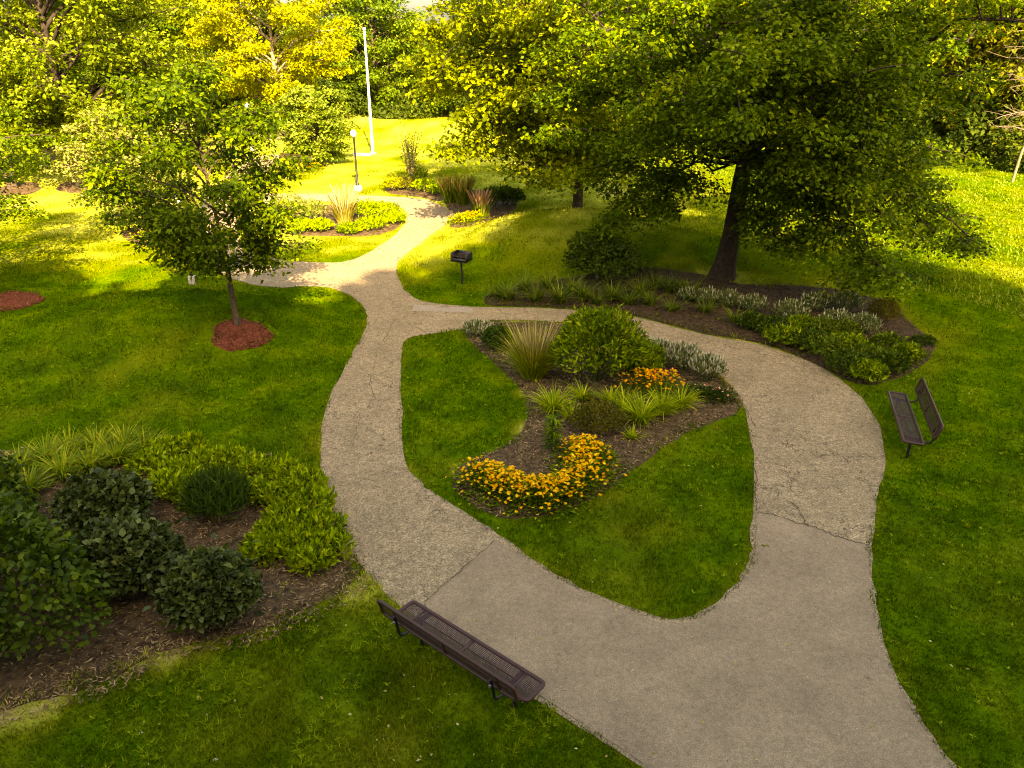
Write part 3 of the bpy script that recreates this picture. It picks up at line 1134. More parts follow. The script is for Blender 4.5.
def build_weeds():
    """broad leaved weeds in the turf and soil"""
    r = np.random.default_rng(5)
    n = 600
    rad = 7 * np.exp(r.random(n) * math.log(26 / 7))
    az = r.uniform(-.7, .7, n)
    x, y = rad * np.sin(az), rad * np.cos(az)
    cl = wnoise(x, y, 1.6, 41)
    ok = ~(inside(x, y, PATH_OUT) & ~inside(x, y, ISLAND)) & (cl > .15) & ~inside(x, y, BED_LEFT)
    x, y = x[ok], y[ok]
    z = hgt_fast(x, y)
    k = 7
    n = len(x)
    P = np.repeat(np.stack((x, y, z + .02), 1), k, 0)
    a = r.uniform(0, 6.28, n * k)
    D = np.stack((np.cos(a), np.sin(a), r.uniform(.2, .9, n * k)), 1)
    G = Geo()
    add_leaves(G, P, D, np.array((0, 0, 1.0)) + 0 * P, r.uniform(.03, .07, n * k), .4, r.uniform(.4, .9, n * k))
    # seedlings on bare soil
    m = 260
    bx = r.uniform(-8, 13, m)
    by = r.uniform(8.5, 25, m)
    ok = poly_mask(bx, by, [BED_MID, BED_LEFT, BED_RIGHT])
    bx, by = bx[ok], by[ok]
    bz = hgt_fast(bx, by)
    P = np.repeat(np.stack((bx, by, bz + .05), 1), 6, 0)
    a = r.uniform(0, 6.28, len(P))
    D = np.stack((np.cos(a), np.sin(a), r.uniform(.3, 1, len(P))), 1)
    add_leaves(G, P, D, np.array((0, 0, 1.0)) + 0 * P, r.uniform(.06, .12, len(P)), .4, r.uniform(.2, .8, len(P)))
    o = G.build('weeds', M['azalea'])
    tag(o, 'small broad leaved weeds scattered in the turf and soil', 'weeds', kind='stuff')


build_weeds()


def build_chips():
    r = np.random.default_rng(6)
    for nm, polys, mat, n, lab in (('bark_chips', [BED_MID, BED_LEFT, BED_RIGHT], 'chip', 110000, 'brown bark chips and dry litter on the planting beds'),
                                   ('red_bark_chips', [RING1, RING2, RING3, RING4], 'chip_red', 9000, 'red bark chips in the rings around the trees')):
        A = np.concatenate(polys)
        mn, mx = A.min(0), A.max(0)
        x = r.uniform(mn[0], mx[0], n * 3)
        y = r.uniform(mn[1], mx[1], n * 3)
        if nm == 'red_bark_chips':
            q = [polys[i] for i in r.integers(0, 4, n)]
            c = np.array([p.mean(0) for p in polys])
            rr = [.92, 1.2, 1.3, 1.4]
            k = r.integers(0, 2, n)
            a = r.uniform(0, 6.28, n)
            d = np.sqrt(r.random(n)) * np.array(rr)[k]
            x, y = c[k, 0] + np.cos(a) * d, c[k, 1] + np.sin(a) * d
        ok = poly_mask(x, y, polys)
        if nm == 'bark_chips':
            ok |= (dist(x, y, BED_LEFT) < .30) & (r.random(len(x)) < .7) & (y < 14) & ~inside(x, y, PATH_OUT)
        x, y = x[ok], y[ok]
        z = hgt_fast(x, y) + .055
        n2 = len(x)
        P = np.stack((x, y, z), 1)
        a = r.uniform(0, 6.28, n2)
        D = np.stack((np.cos(a), np.sin(a), r.normal(size=n2) * .25), 1)
        N = np.array((0, 0, 1.0)) + r.normal(size=P.shape) * .35
        tt_ = np.clip(r.beta(1.2, 2.0, n2) + (.5 * np.exp(-((dist(x, y, BED_LEFT) - .1) / .3) ** 2) * (y < 12) * np.clip(.5 + wnoise(x, y, .5, 20), 0, 1) if nm == 'bark_chips' else 0), 0, 1)
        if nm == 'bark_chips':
            tt_ = np.where(inside(x, y, BED_RIGHT), tt_ * .4, tt_)  # chips of the right bed darkened too, painted shade under the maple
        G = Geo()
        add_leaves(G, P, D, N, r.uniform(.035, .115, n2), .22, tt_, fold=.02)
        o = G.build(nm, M[mat])
        tag(o, lab, 'mulch', kind='stuff')


build_chips()


def build_meadow(n=60000):
    """longer rough grass on the field to the right"""
    r = np.random.default_rng(41)
    y = 22 + 40 * r.random(n) ** 1.6
    x = r.uniform(4, 46, n)
    line = fpoly([(640, 200), (760, 244), (860, 272), (1024, 318), (1200, 350)])
    yl = np.interp(x, line[:, 0], line[:, 1], left=40, right=14)
    ok = (y > yl) & ~poly_mask(x, y, ALLBEDS)
    x, y = x[ok], y[ok]
    z = hgt_fast(x, y)
    n = len(x)
    a = r.uniform(0, 6.28, n)
    dh = np.stack((np.cos(a), np.sin(a), np.zeros(n)), 1)
    V, Q, T = ribbons(np.stack((x, y, z), 1), dh, r.uniform(.07, .19, n) * (1 + .3 * wnoise(x, y, 1.5, 2)), r.uniform(.5, 1, n), r.uniform(.2, .9, n), .02 + .001 * y,
                      np.clip(r.beta(2, 2.2, n) + .12 * wnoise(x, y, 2.2, 9), 0, 1), k=2, droop=.2)
    o = npmesh('meadow_grass', V, Q, M['meadow'], tint=T)
    tag(o, 'long rough grass of the sunny field on the right', 'grass', kind='stuff')


build_meadow()


# ------------------------------------------------------------------ mesh helpers for built objects
def box(cx, cy_, cz, sx, sy, sz, R=None):
    v = np.array([(x, y, z) for z in (-.5, .5) for y in (-.5, .5) for x in (-.5, .5)]) * (sx, sy, sz)
    if R is not None:
        v = v @ np.array(R).T
    v = v + (cx, cy_, cz)
    q = np.array([(0, 2, 3, 1), (4, 5, 7, 6), (0, 1, 5, 4), (2, 6, 7, 3), (0, 4, 6, 2), (1, 3, 7, 5)])
    return v, q


def rot_x(a):
    c, s = math.cos(a), math.sin(a)
    return [(1, 0, 0), (0, c, -s), (0, s, c)]


def rrect(w, d, rad, n=6):
    pts = []
    for (sx, sy, a0) in ((1, 1, 0), (-1, 1, 90), (-1, -1, 180), (1, -1, 270)):
        for k in range(n + 1):
            a = math.radians(a0 + 90 * k / n)
            pts.append((sx * (w / 2 - rad) + rad * math.cos(a), sy * (d / 2 - rad) + rad * math.sin(a)))
    return np.array(pts)


def frame_ring(G, w, d, rad, border, th, R, c):
    """rounded picture frame of a bench panel, rolled edge"""
    prof = [(0, -th / 2), (-.006, 0), (0, th / 2), (border * .3, th / 2 + .004), (border, th / 2), (border, -th / 2)]
    loops = []
    for (ins, z) in prof:
        P = rrect(w - 2 * ins, d - 2 * ins, max(.01, rad - ins))
        loops.append(np.column_stack((P, np.full(len(P), z))))
    n = len(loops[0])
    V = np.concatenate(loops) @ np.array(R).T + c
    Q = []
    for a in range(len(loops)):
        b = (a + 1) % len(loops)
        for i in range(n):
            j = (i + 1) % n
            Q.append((a * n + i, b * n + i, b * n + j, a * n + j))
    G.add(V, np.array(Q))


def tube_path(G, pts, rad, sides=10):
    P = np.array(pts, float)
    # densify with smoothing
    for _ in range(2):
        Q = [P[0]]
        for i in range(len(P) - 1):
            Q += [P[i] * .75 + P[i + 1] * .25, P[i] * .25 + P[i + 1] * .75]
        Q.append(P[-1])
        P = np.array(Q)
    V, Qf = tubes(P[None], np.full((1, len(P)), rad), sides)
    k = len(P)
    G.add(V, Qf)
    for s_, idx in ((0, 0), (1, (k - 1) * sides)):
        c = P[0] if s_ == 0 else P[-1]
        V2 = np.concatenate((V[idx:idx + sides], [c]))
        T3 = np.array([(i, (i + 1) % sides, sides) for i in range(sides)])
        G.add(V2, T3)


def panel(parent, name, w, d, R, c, seams):
    """coated steel panel: rolled frame, cross seams, perforated skin"""
    G = Geo()
    bd = .045
    frame_ring(G, w, d, .07, bd, .036, R, c)
    Rm = np.array(R)
    for (sx, sw, sl_, sy) in seams:
        v, q = box(sx, sy, 0, sw, sl_, .022)
        G.add(v @ Rm.T + c, q)
    o = G.build(name, M['brown_coat'], parent)
    P = rrect(w - 2 * bd + .01, d - 2 * bd + .01, .03)
    n = len(P)
    V = np.column_stack((P, np.full(n, .004)))
    V = np.concatenate((V, [(0, 0, .004)])) @ Rm.T + c
    F = np.array([(i, (i + 1) % n, n) for i in range(n)])
    npmesh('perforated_sheet', V, F, M['brown_mesh'], o)
    return o


def make_bench(label, loc, rz, group, L=2.42, legs=.80):
    t = thing('park_bench', label, 'bench', loc, rz, group)
    dS, zS = .40, .455
    seams = [(0, .05, dS - .08, 0), (-L * .38, .035, dS - .12, 0), (L * .38, .035, dS - .12, 0), (-L * .19, L * .36, .012, .0), (L * .19, L * .36, .012, .0)]
    I = rot_x(math.radians(3))
    panel(t, 'seat', L, dS, I, np.array((0, 0.02, zS)), seams)
    Rb = rot_x(math.radians(106))
    seb = [(0, .05, .26, 0), (-L * .38, .03, .26, 0), (L * .38, .03, .26, 0)]
    panel(t, 'backrest', L, .33, Rb, np.array((0, -.375, .735)), seb)
    for s in (-1, 1):
        x = s * legs
        G = Geo()
        tube_path(G, [(x, .02, -.05), (x, .02, .2), (x, .02, .425)], .03)
        v, q = box(x, .02, .425, .10, .34, .012)
        G.add(v, q)
        leg = G.build('leg', M['black_metal'], t, smooth=False)
        G = Geo()
        tube_path(G, [(x, .08, .405), (x, -.1, .395), (x, -.27, .38), (x, -.36, .42), (x, -.385, .55), (x, -.415, .68), (x, -.445, .80)], .021)
        arm = G.build('back_bracket', M['black_metal'], t)
        G = Geo()
        for zz, yy in ((.70, -.445), ):
            P = np.array([(x, yy + .005, zz), (x, yy - .012, zz), (x, yy - .016, zz)])
            V, Q = tubes(P[None], np.array([[.022, .022, .004]]), 12)
            G.add(V, Q)
        G.build('bolt_cap', M['bolt'], arm)
    return t


def bench_from_feet(p1, p2, front, label, group):
    a, b = g(*p1), g(*p2)
    c = (a + b) / 2
    d = b - a
    rz = math.atan2(d[1], d[0])
    fy = np.array((-math.sin(rz), math.cos(rz)))
    fr = g(*front)[:2] - c[:2]
    if fy @ fr < 0:
        rz += math.pi
    half = np.linalg.norm(d[:2]) / 2
    # feet stand under the middle of the seat
    return make_bench(label, (c[0], c[1], (a[2] + b[2]) / 2), rz, group, legs=min(.95, max(.7, half)))


bench_near = bench_from_feet((421, 645), (514, 707), (520, 600), 'brown metal bench in the foreground, seen from behind on the near path edge', 'brown perforated metal benches')
bench_right = bench_from_feet((908, 458), (895, 416), (800, 440), 'brown metal bench on the grass at the right, facing the path bend', 'brown perforated metal benches')
pb = g(292, 172)
bench_far = copy_tree(bench_near, pb, math.radians(150), None, 'small distant brown bench in the sun left of the rounded pale tree', 'brown perforated metal benches')


# ------------------------------------------------------------------ grill
def make_grill():
    p = g(462, 284)
    t = thing('park_grill', 'black pedestal barbecue grill on the grassy mound', 'grill', p, math.radians(-28))
    G = Geo()
    tube_path(G, [(0, 0, -.05), (0, 0, .4), (0, 0, .78)], .035)
    v, q = box(0, 0, .775, .2, .2, .012)
    G.add(v, q)
    G.build('post', M['black_metal'], t)
    G = Geo()
    w, d, h, th = .56, .44, .27, .012
    z0 = .785
    for b in (box(0, 0, z0 + .006, w, d, th), box(0, d / 2 - th / 2, z0 + h / 2 + .014, w, th, h),
              box(-w / 2 + th / 2, 0, z0 + h / 2 + .014, th, d - 2 * th - .002, h), box(w / 2 - th / 2, 0, z0 + h / 2 + .014, th, d - 2 * th - .002, h),
              box(0, -d / 2 + th / 2, z0 + .055 + .014, w, th, .11)):
        G.add(*b)
    for s in (-1, 1):
        G.add(*box(s * (w / 2 + .008), -.02, z0 + h * .85, .012, .06, .05))
    G.build('firebox', M['black_metal'], t)
    G = Geo()
    for k in range(13):
        x = -w / 2 + .045 + k * (w - .09) / 12
        tube_path(G, [(x, -d / 2 + .03, z0 + .185), (x, d / 2 - .02, z0 + .185)], .006, 6)
    tube_path(G, [(-w / 2 + .02, -d / 2 + .03, z0 + .178), (w / 2 - .02, -d / 2 + .03, z0 + .178)], .008, 6)
    tube_path(G, [(-w / 2 + .02, d / 2 - .04, z0 + .178), (w / 2 - .02, d / 2 - .04, z0 + .178)], .008, 6)
    G.build('grate', M['grate'], t)
    for s in (-1, 1):
        G = Geo()
        tube_path(G, [(s * .15, -d / 2 + .03, z0 + .19), (s * .15, -d / 2 - .1, z0 + .19), (s * .15 + .02, -d / 2 - .16, z0 + .19)], .011, 8)
        G.build('handle', M['grate'], t)


make_grill()


def lathe(G, prof, n=20, c=(0, 0, 0)):
    a = np.linspace(0, 2 * np.pi, n, endpoint=False)
    V = np.concatenate([np.stack((np.cos(a) * r_ + c[0], np.sin(a) * r_ + c[1], np.full(n, z + c[2])), 1) for r_, z in prof])
    i = np.arange(n)
    j = (i + 1) % n
    Q = np.concatenate([np.stack((k * n + i, k * n + j, (k + 1) * n + j, (k + 1) * n + i), 1) for k in range(len(prof) - 1)])
    G.add(V, Q)


# ------------------------------------------------------------------ flagpole and lamps
def make_flagpole():
    p = g(373, 154)
    t = thing('flagpole', 'tall bare white flagpole standing on the sunny far lawn', 'flagpole', p)
    G = Geo()
    lathe(G, [(.001, -.1), (.10, -.1), (.09, .5), (.07, 4), (.05, 7.25), (.001, 7.26)], 16)
    G.build('pole', M['white_paint'], t, smooth=True)
    G = Geo()
    lathe(G, [(.001, 7.26)] + [(.10 * math.sin(a), 7.35 - .10 * math.cos(a)) for a in np.linspace(.2, 3.0, 8)] + [(.001, 7.45)], 14)
    G.build('finial', M['white_paint'], t, smooth=True)
    G = Geo()
    lathe(G, [(.001, .0), (.22, .0), (.22, .06), (.14, .09), (.001, .091)], 18)
    G.build('base_collar', M['concrete'], t)


make_flagpole()


def make_lamp(label, loc, group):
    t = thing('street_lamp', label, 'lamp', loc, 0, group)
    G = Geo()
    lathe(G, [(.001, -.1), (.22, -.1), (.21, .26), (.18, .28), (.001, .281)], 20)
    G.build('concrete_footing', M['concrete'], t)
    G = Geo()
    lathe(G, [(.001, .28), (.10, .28), (.10, .34), (.058, .40), (.05, 1.4), (.045, 2.55), (.07, 2.58), (.07, 2.62), (.001, 2.621)], 14)
    G.build('pole', M['black_metal'], t, smooth=False)
    G = Geo()
    lathe(G, [(.001, 2.62), (.07, 2.625)] + [(.155 * math.sin(a), 2.79 - .165 * math.cos(a)) for a in np.linspace(.55, 3.0, 9)] + [(.001, 2.955)], 18)
    G.build('globe', M['globe'], t, smooth=True)
    return t


LG = 'black post lamps with white globes along the paths'
lamp = make_lamp('black lamp post with white globe beside the sunny far path', g(358, 191), LG)
copy_tree(lamp, g(193, 284), .3, (.6, .6, 1.0), 'lamp post half hidden by the young tree, its pale footing on the lawn', LG)
copy_tree(lamp, at(253, 149, 54) * np.array((1, 1, 0)), .8, None, 'farthest lamp, only its white globe shows above the young tree crown', LG)

# ------------------------------------------------------------------ trees
def rel(base, px, py, Y):
    return at(px, py, Y) - np.array(base)


# big maple
b = g(722, 276)
ex = [rel(b, *q) for q in ((872, 262, 21.5), (862, 276, 22.5), (765, 222, 23.5), (825, 235, 22.5), (890, 215, 22), (935, 232, 24), (972, 240, 25), (905, 170, 23), (940, 150, 25), (800, 215, 23),
                           (840, 190, 22), (650, 200, 24), (615, 215, 26), (590, 170, 25), (575, 130, 24), (560, 90, 25), (640, 140, 22), (700, 110, 20), (760, 100, 20),
                           (820, 130, 20), (870, 110, 20.5), (640, 90, 21), (600, 60, 23), (915, 90, 23), (930, 40, 24), (880, 40, 21), (800, 50, 19.5), (720, 50, 19), (650, 30, 21),
                           (840, 170, 21), (960, 215, 26), (790, 160, 21), (560, 60, 26), (920, 120, 21), (735, 85, 19), (870, 150, 21), (760, 20, 21), (830, 12, 21), (700, 12, 21), (900, 12, 22), (790, 45, 20))]


def asym_big(az, z):
    return 1.0 + .16 * np.cos(az)


tree('maple_tree', 'huge dark spreading maple with a thick leaning trunk on the mound', b, 14.5, 7.6, 4.6, .33, 'maple', 'bark_dark', None, 11,
     n1=32, n2=9, rc=.62, ls=.135, nl=155000, lean=(.045, -.01), asym=asym_big, extra=ex, droop=.42)

b = g(577, 216)
ex = [rel(b, *q) for q in ((450, 60, 33), (440, 30, 34), (435, 90, 35), (470, 120, 32), (500, 135, 31), (455, 145, 31), (520, 100, 31), (490, 75, 31), (540, 140, 32), (475, 20, 31), (520, 30, 30),
                           (545, 165, 31), (610, 160, 33), (560, 70, 31), (510, 60, 31), (480, 100, 31), (425, 60, 36), (590, 120, 31))]
tree('maple_tree', 'golden green maple left of the huge maple, thin trunk on the mound crest', b, 13, 6.6, 2.4, .24, 'maple_sun', 'bark_dark', None, 12,
     n1=34, n2=9, rc=.75, ls=.21, nl=62000, lean=(-.01, 0), extra=ex, droop=.35)

b = g(238, 326)
ex = [rel(b, *q) for q in ((120, 215, 20.5), (150, 240, 20), (280, 222, 20), (298, 243, 20.5), (268, 262, 20), (210, 260, 19.5), (185, 258, 20), (105, 180, 21.5), (262, 180, 20.5), (235, 120, 20.5))]
tree('young_tree', 'young tree with thin straight trunk rising from a red mulch ring', b, 6.4, 2.3, 2.1, .085, 'young', 'bark', None, 13,
     n1=28, n2=8, rc=.46, ls=.14, nl=25000, lean=(-.07, 0), extra=ex, wr=.6, droop=.35)

tree('oak_tree', 'broad green tree with dark trunk at the back left', g(85, 186), 13.5, 6.6, 2.2, .34, 'oak', 'bark_dark', None, 14,
     n1=44, n2=9, rc=.75, ls=.21, nl=74000, lean=(-.035, 0), droop=.3)
tree('ash_tree', 'bright yellow autumn tree behind the rounded pale tree', g(282, 136), 10.6, 5.1, 1.4, .26, 'gold', 'bark_pale', None, 15,
     n1=40, n2=8, rc=.7, ls=.22, nl=50000, lean=(0, 0), droop=.2)
tree('dogwood_tree', 'rounded pale green tree with layered branches touching the far lawn', g(320, 164), 4.3, 2.15, .25, .12, 'dogwood', 'bark', None, 16,
     n1=36, n2=7, rc=.42, ls=.17, nl=17000, droop=.25, trunk_top=.8)
tree('pale_leaved_tree', 'small pale yellow leaved tree left of the young tree crown', g(143, 232), 4.7, 2.4, .7, .09, 'pale', 'stem_tan', None, 17,
     n1=28, n2=7, rc=.45, ls=.14, nl=14000, droop=.3)
pt = tree('twin_trunk_tree', 'small tree with a forked trunk in a mulch ring at the left edge', g(15, 189), 5.6, 2.7, 1.8, .14, 'maple_sun', 'bark', None, 18,
          n1=24, n2=7, rc=.5, ls=.17, nl=13000, droop=.3, lean=(.03, 0))
r_ = np.random.default_rng(3)
G_ = Geo()
V_, Q_ = tubes(np.array([[(-.25, 0, -.05), (-.3, .05, .6), (-.45, .1, 1.3), (-.8, .2, 2.4)]]), np.array([[.16, .13, .11, .07]]), 8)
G_.add(V_, Q_)
G_.build('second_trunk', M['bark'], pt, smooth=True)
tree('young_tree', 'tree at the left edge, only its low leafy branch reaches into view', (-18.4, 24.5, float(hgt(-18.4, 24.5))), 6.5, 3.9, 1.3, .13, 'young', 'bark', None, 19,
     n1=26, n2=8, rc=.5, ls=.14, nl=20000, droop=.4)

# sapling by the far path
ps = g(412, 184)
ts = thing('sapling', 'thin upright sapling with sparse leaves behind the far path', 'tree', ps)
r_ = np.random.default_rng(8)
n_ = 11
a_ = r_.uniform(0, 6.28, n_)
e_ = np.stack((np.cos(a_) * r_.uniform(.2, .75, n_), np.sin(a_) * r_.uniform(.2, .7, n_), r_.uniform(1.6, 2.9, n_)), 1)
s_ = np.stack((np.cos(a_) * .06, np.sin(a_) * .06, np.full(n_, -.03)), 1)
BP_ = bez(s_, (s_ + e_) / 2 * np.array((.5, .5, 1.1)), e_, 8)
G_ = Geo()
G_.add(*tubes(BP_, np.linspace(.04, .01, 8)[None] * np.ones((n_, 1)), 5))
G_.build('trunk', M['bark_pale'], ts)
P_ = BP_[:, 3:].reshape(-1, 3)
P_ = np.repeat(P_, 14, 0) + r_.normal(size=(len(P_) * 14, 3)) * .14
G_ = Geo()
add_leaves(G_, P_, r_.normal(size=P_.shape), r_.normal(size=P_.shape) + (0, 0, 1), .12, .5, r_.random(len(P_)))
G_.build('crown', M['pale'], ts)

# background woods: four prototypes, copied
BG = 'trees of the background wood'


def proto(name, label, base, mat, seed, bark='bark', **k):
    return tree(name, label, base, 10, 4.2, .9, .2, mat, bark, BG, seed, n1=34, n2=7, rc=.85, ls=.30, nl=17000, wr=.7, **k)


def bgp(px, Y):
    d = ray(px, 100)
    x = d[0] / d[1] * Y
    return np.array((x, Y, float(hgt(x, Y)) - .05))


bt = {}
bt['locust'] = proto('locust_tree', 'feathery bright green tree just right of the flagpole', bgp(378, 76), 'locust', 21, droop=.2)
bt['forest'] = proto('forest_tree', 'dark green tree between the yellow tree and the flagpole', bgp(352, 82), 'forest', 22, droop=.3)
bt['olive'] = proto('olive_green_tree', 'olive tree filling the top right corner behind the bare branches', bgp(1010, 52), 'olive', 23, droop=.3)
bt['sunny'] = proto('sunlit_tree', 'yellow green tree left of the yellow autumn tree', bgp(196, 68), 'maple_sun', 24, droop=.3)
for (kd, px, Y, s, lab) in (
        ('forest', -40, 66, 1.2, 'dark tree at the far left edge behind the broad tree'),
        ('sunny', 28, 72, 1.2, 'yellow green tree behind the broad left tree, left of its trunk'),
        ('forest', 75, 78, 1.25, 'dark green tree directly behind the broad left tree trunk'),
        ('locust', 128, 66, 1.15, 'feathery green tree right of the broad left tree'),
        ('forest', 168, 80, 1.3, 'dark tree in the gap above the young tree'),
        ('forest', 238, 84, 1.2, 'dark tree behind the left side of the yellow autumn tree'),
        ('locust', 300, 86, .85, 'green tree directly behind the yellow autumn tree'),
        ('forest', 425, 84, .72, 'dark low tree under the patch of open sky'),
        ('locust', 445, 74, .70, 'light green low tree below the patch of open sky'),
        ('olive', 405, 92, .78, 'olive tree rising behind the feathery tree near the flagpole'),
        ('forest', 485, 72, 1.0, 'dark tree seen through the golden maple, left half'),
        ('olive', 535, 76, 1.05, 'olive tree seen through the middle of the golden maple'),
        ('locust', 590, 74, 1.05, 'bright green tree behind the gap between both maples'),
        ('forest', 650, 70, 1.1, 'dark tree behind the left side of the huge maple'),
        ('sunny', 715, 68, 1.1, 'yellow green tree behind the huge maple trunk'),
        ('forest', 785, 64, 1.1, 'dark tree behind the right side of the huge maple'),
        ('olive', 850, 60, 1.1, 'olive tree seen between the hanging maple branches on the right'),
        ('sunny', 905, 58, 1.3, 'yellow green tree behind the right edge of the huge maple'),
        ('olive', 955, 56, 1.35, 'olive green tree left of the bare pale branches'),
        ('olive', 1065, 50, 1.35, 'olive tree at the right edge behind the field'),
        ('olive', 970, 66, 1.6, 'tall olive tree behind the bare pale branches'),
        ('olive', 1120, 60, 1.6, 'tall olive tree beyond the right edge of the field'),
        ('olive', 1035, 58, 1.6, 'tall olive tree right of the bare pale branches')):
    rr_ = random.uniform(0, 6.28)
    copy_tree(bt[kd], bgp(px, Y), rr_, (s * random.uniform(.92, 1.08), s * random.uniform(.92, 1.08), s), lab, BG)

# bare pale tree at right
pd = g(1012, 182)
td = thing('bare_tree', 'leafless pale grey tree with tangled twigs at the right edge', 'tree', pd)
r_ = np.random.default_rng(51)
G_ = Geo()
G_.add(*tubes(np.array([[(0, 0, -.1), (.1, 0, 1.5), (.5, .1, 3.2), (1.2, .3, 5.5), (1.6, .4, 7.5)]]), np.array([[.08, .07, .055, .04, .02]]), 8))
G_.build('trunk', M['twig_grey'], td, smooth=True)
G_ = Geo()
n_ = 30
z0_ = r_.uniform(1.5, 7, n_)
s_ = np.stack((z0_ * .2, z0_ * .05, z0_), 1)
a_ = r_.uniform(0, 6.28, n_)
l_ = r_.uniform(1.0, 3.0, n_)
e_ = s_ + np.stack((np.cos(a_) * l_, np.sin(a_) * l_, r_.uniform(-.2, 1.4, n_)), 1)
BP_ = bez(s_, (s_ + e_) / 2 + np.array((0, 0, .3)), e_, 7)
G_.add(*tubes(BP_, np.linspace(.045, .010, 7)[None] * np.ones((n_, 1)), 4))
tw = np.repeat(BP_[:, 2:].reshape(-1, 3), 2, 0)
te = tw + r_.normal(size=tw.shape) * np.array((.5, .5, .35))
G_.add(*tubes(bez(tw, (tw + te) / 2 + r_.normal(size=tw.shape) * .08, te, 4), np.linspace(.014, .006, 4)[None] * np.ones((len(tw), 1)), 3))
G_.build('crown', M['twig_grey'], td)

# thicket along the wood's foot
def build_thicket():
    r = np.random.default_rng(61)
    G = Geo()
    n = 42000
    px = r.uniform(-260, 1280, n)
    Yb = np.interp(px, [-260, 0, 150, 280, 360, 520, 700, 860, 940, 1100, 1280], [58, 62, 60, 70, 72, 72, 66, 58, 49, 44, 42])
    Y = Yb + r.random(n) ** 1.3 * 5 + .8 * np.sin(px / 17.0)
    x = (px - 512) / FPX / (math.cos(PITCH) + (384 - 100) / FPX * math.sin(PITCH)) * Y
    hh = 2.6 + 1.0 * np.sin(px / 23.0 + 1) + .7 * np.sin(px / 9.0)
    z = hgt_fast(x, Y) + np.abs(r.random(n)) ** .8 * hh * np.clip((Y - Yb + 1.2) / 2.5, .25, 1.3)
    P = np.stack((x, Y, z), 1)
    N = np.array((0, -.6, .8)) + r.normal(size=P.shape) * .45
    D = r.normal(size=P.shape) + np.array((0, -.3, -.3))
    add_leaves(G, P, D, N, .34 * r.uniform(.6, 1.3, n), .6, np.clip(.45 + .18 * np.sin(px / 31) + r.normal(size=n) * .2, 0, 1))
    o = G.build('thicket', M['forest'])
    tag(o, 'dense undergrowth along the foot of the background wood', 'undergrowth', kind='stuff')


build_thicket()

# wood behind the viewpoint, whose shade lies over the foreground
def build_wood_behind():
    r = np.random.default_rng(71)
    G = Geo()
    crowns = []
    tanE = math.tan(SUN_EL)
    shx = -SUN_AZ.x / -SUN_AZ.y
    y0 = -13.0
    # (x on the ground where its shade tip falls, distance of the tip)
    for (xt, yt, R) in ((-34, 20, 6), (-27, 20.5, 5), (-21, 21.5, 4.5), (-17, 28.6, 3.0), (-13.5, 25.3, 3.6), (-9.5, 25.6, 4.5), (-4.2, 27.2, 3.4), (-2.2, 29.8, 3.0), (-.4, 32, 3.0), (3.5, 35.5, 3.8), (8, 33.5, 4.0), (12, 30.5, 3.6), (15.5, 23.0, 3.6),
                        (19.5, 20.0, 5), (26, 18.8, 5), (33, 18, 6)):
        run = yt - y0
        top = run * tanE
        crowns.append((xt + run * SUN_AZ.x / -SUN_AZ.y * 1.0, y0 + r.normal() * .6, top, R))
    for (cx, cy_, top, R) in crowns:
        n = 5200
        d = nrm(r.normal(size=(n, 3)))
        rad = r.uniform(.15, 1, n) ** .4
        hz = 9.5
        c = np.array((cx, cy_, top - hz))
        P = c + d * rad[:, None] * np.array((R, 2.6, hz))
        add_leaves(G, P, r.normal(size=P.shape), d + r.normal(size=P.shape) * .6 + np.array((0, -.8, .3)), .95 * r.uniform(.5, 1.2, n), .8, r.random(n))
    cs = sorted(crowns)
    n = 26000  # filler leaf wall, added to close sun gaps between the crowns
    x = r.uniform(cs[0][0], cs[-1][0], n)
    tp = np.interp(x, [c[0] for c in cs], [c[2] for c in cs]) - 1.0
    z = .5 + (tp - .5) * r.random(n)
    P = np.stack((x, y0 - 1.5 + r.normal(size=n) * .8, z), 1)
    add_leaves(G, P, r.normal(size=P.shape), r.normal(size=P.shape) * .5 + np.array((0, -.9, .5)), 1.0 * r.uniform(.6, 1.2, n), .85, r.random(n))
    o = G.build('woodland', M['forest'])
    tag(o, 'wood behind the viewpoint that shades the foreground', 'wood', kind='stuff')
    T = Geo()
    for (cx, cy_, top, R) in crowns:
        T.add(*tubes(np.array([[(cx, cy_, -.1), (cx + .1, cy_, top * .4), (cx, cy_, top * .85)]]), np.array([[.4, .3, .08]]), 8))
    T.build('trunks', M['bark_dark'], o)


build_wood_behind()

# ------------------------------------------------------------------ left bed
GV = 'round dark green shrubs in the left bed'
shrub('round_shrub', 'round dark green shrub at the back of the three in the left bed', g(112, 528), .68, .58, .98, 'viburnum', 2800, .13, 101, GV, wr=.72, detail=True, inner=.6, topn=.5, stem='bark')
shrub('round_shrub', 'round dark green shrub in the middle of the three in the left bed', g(136, 590), .70, .62, 1.15, 'viburnum', 3300, .13, 102, GV, wr=.72, detail=True, inner=.6, topn=.5, stem='bark')
shrub('round_shrub', 'round dark green shrub nearest the viewer, beside the bare soil', g(214, 620), .66, .60, 1.10, 'viburnum', 3100, .125, 103, GV, wr=.72, detail=True, inner=.6, topn=.5, stem='bark')
shrub('leafy_shrub', 'large loose leafy shrub filling the left edge of the picture', g(-5, 640), 1.15, 1.2, 1.75, 'bigshrub', 7500, .105, 104, None, wr=.8, detail=True, inner=.45, lump=.45, lumps=16, topn=.6, stem='bark')
shrub('leafy_shrub', 'lighter leafy shrub behind the large one at the left edge', g(-12, 540), .95, .8, 1.25, 'bigshrub', 4000, .10, 105, None, wr=.8, detail=True, inner=.45, lump=.45, lumps=12, topn=.6, stem='bark')
GL = 'daylily clumps at the back of the left bed'
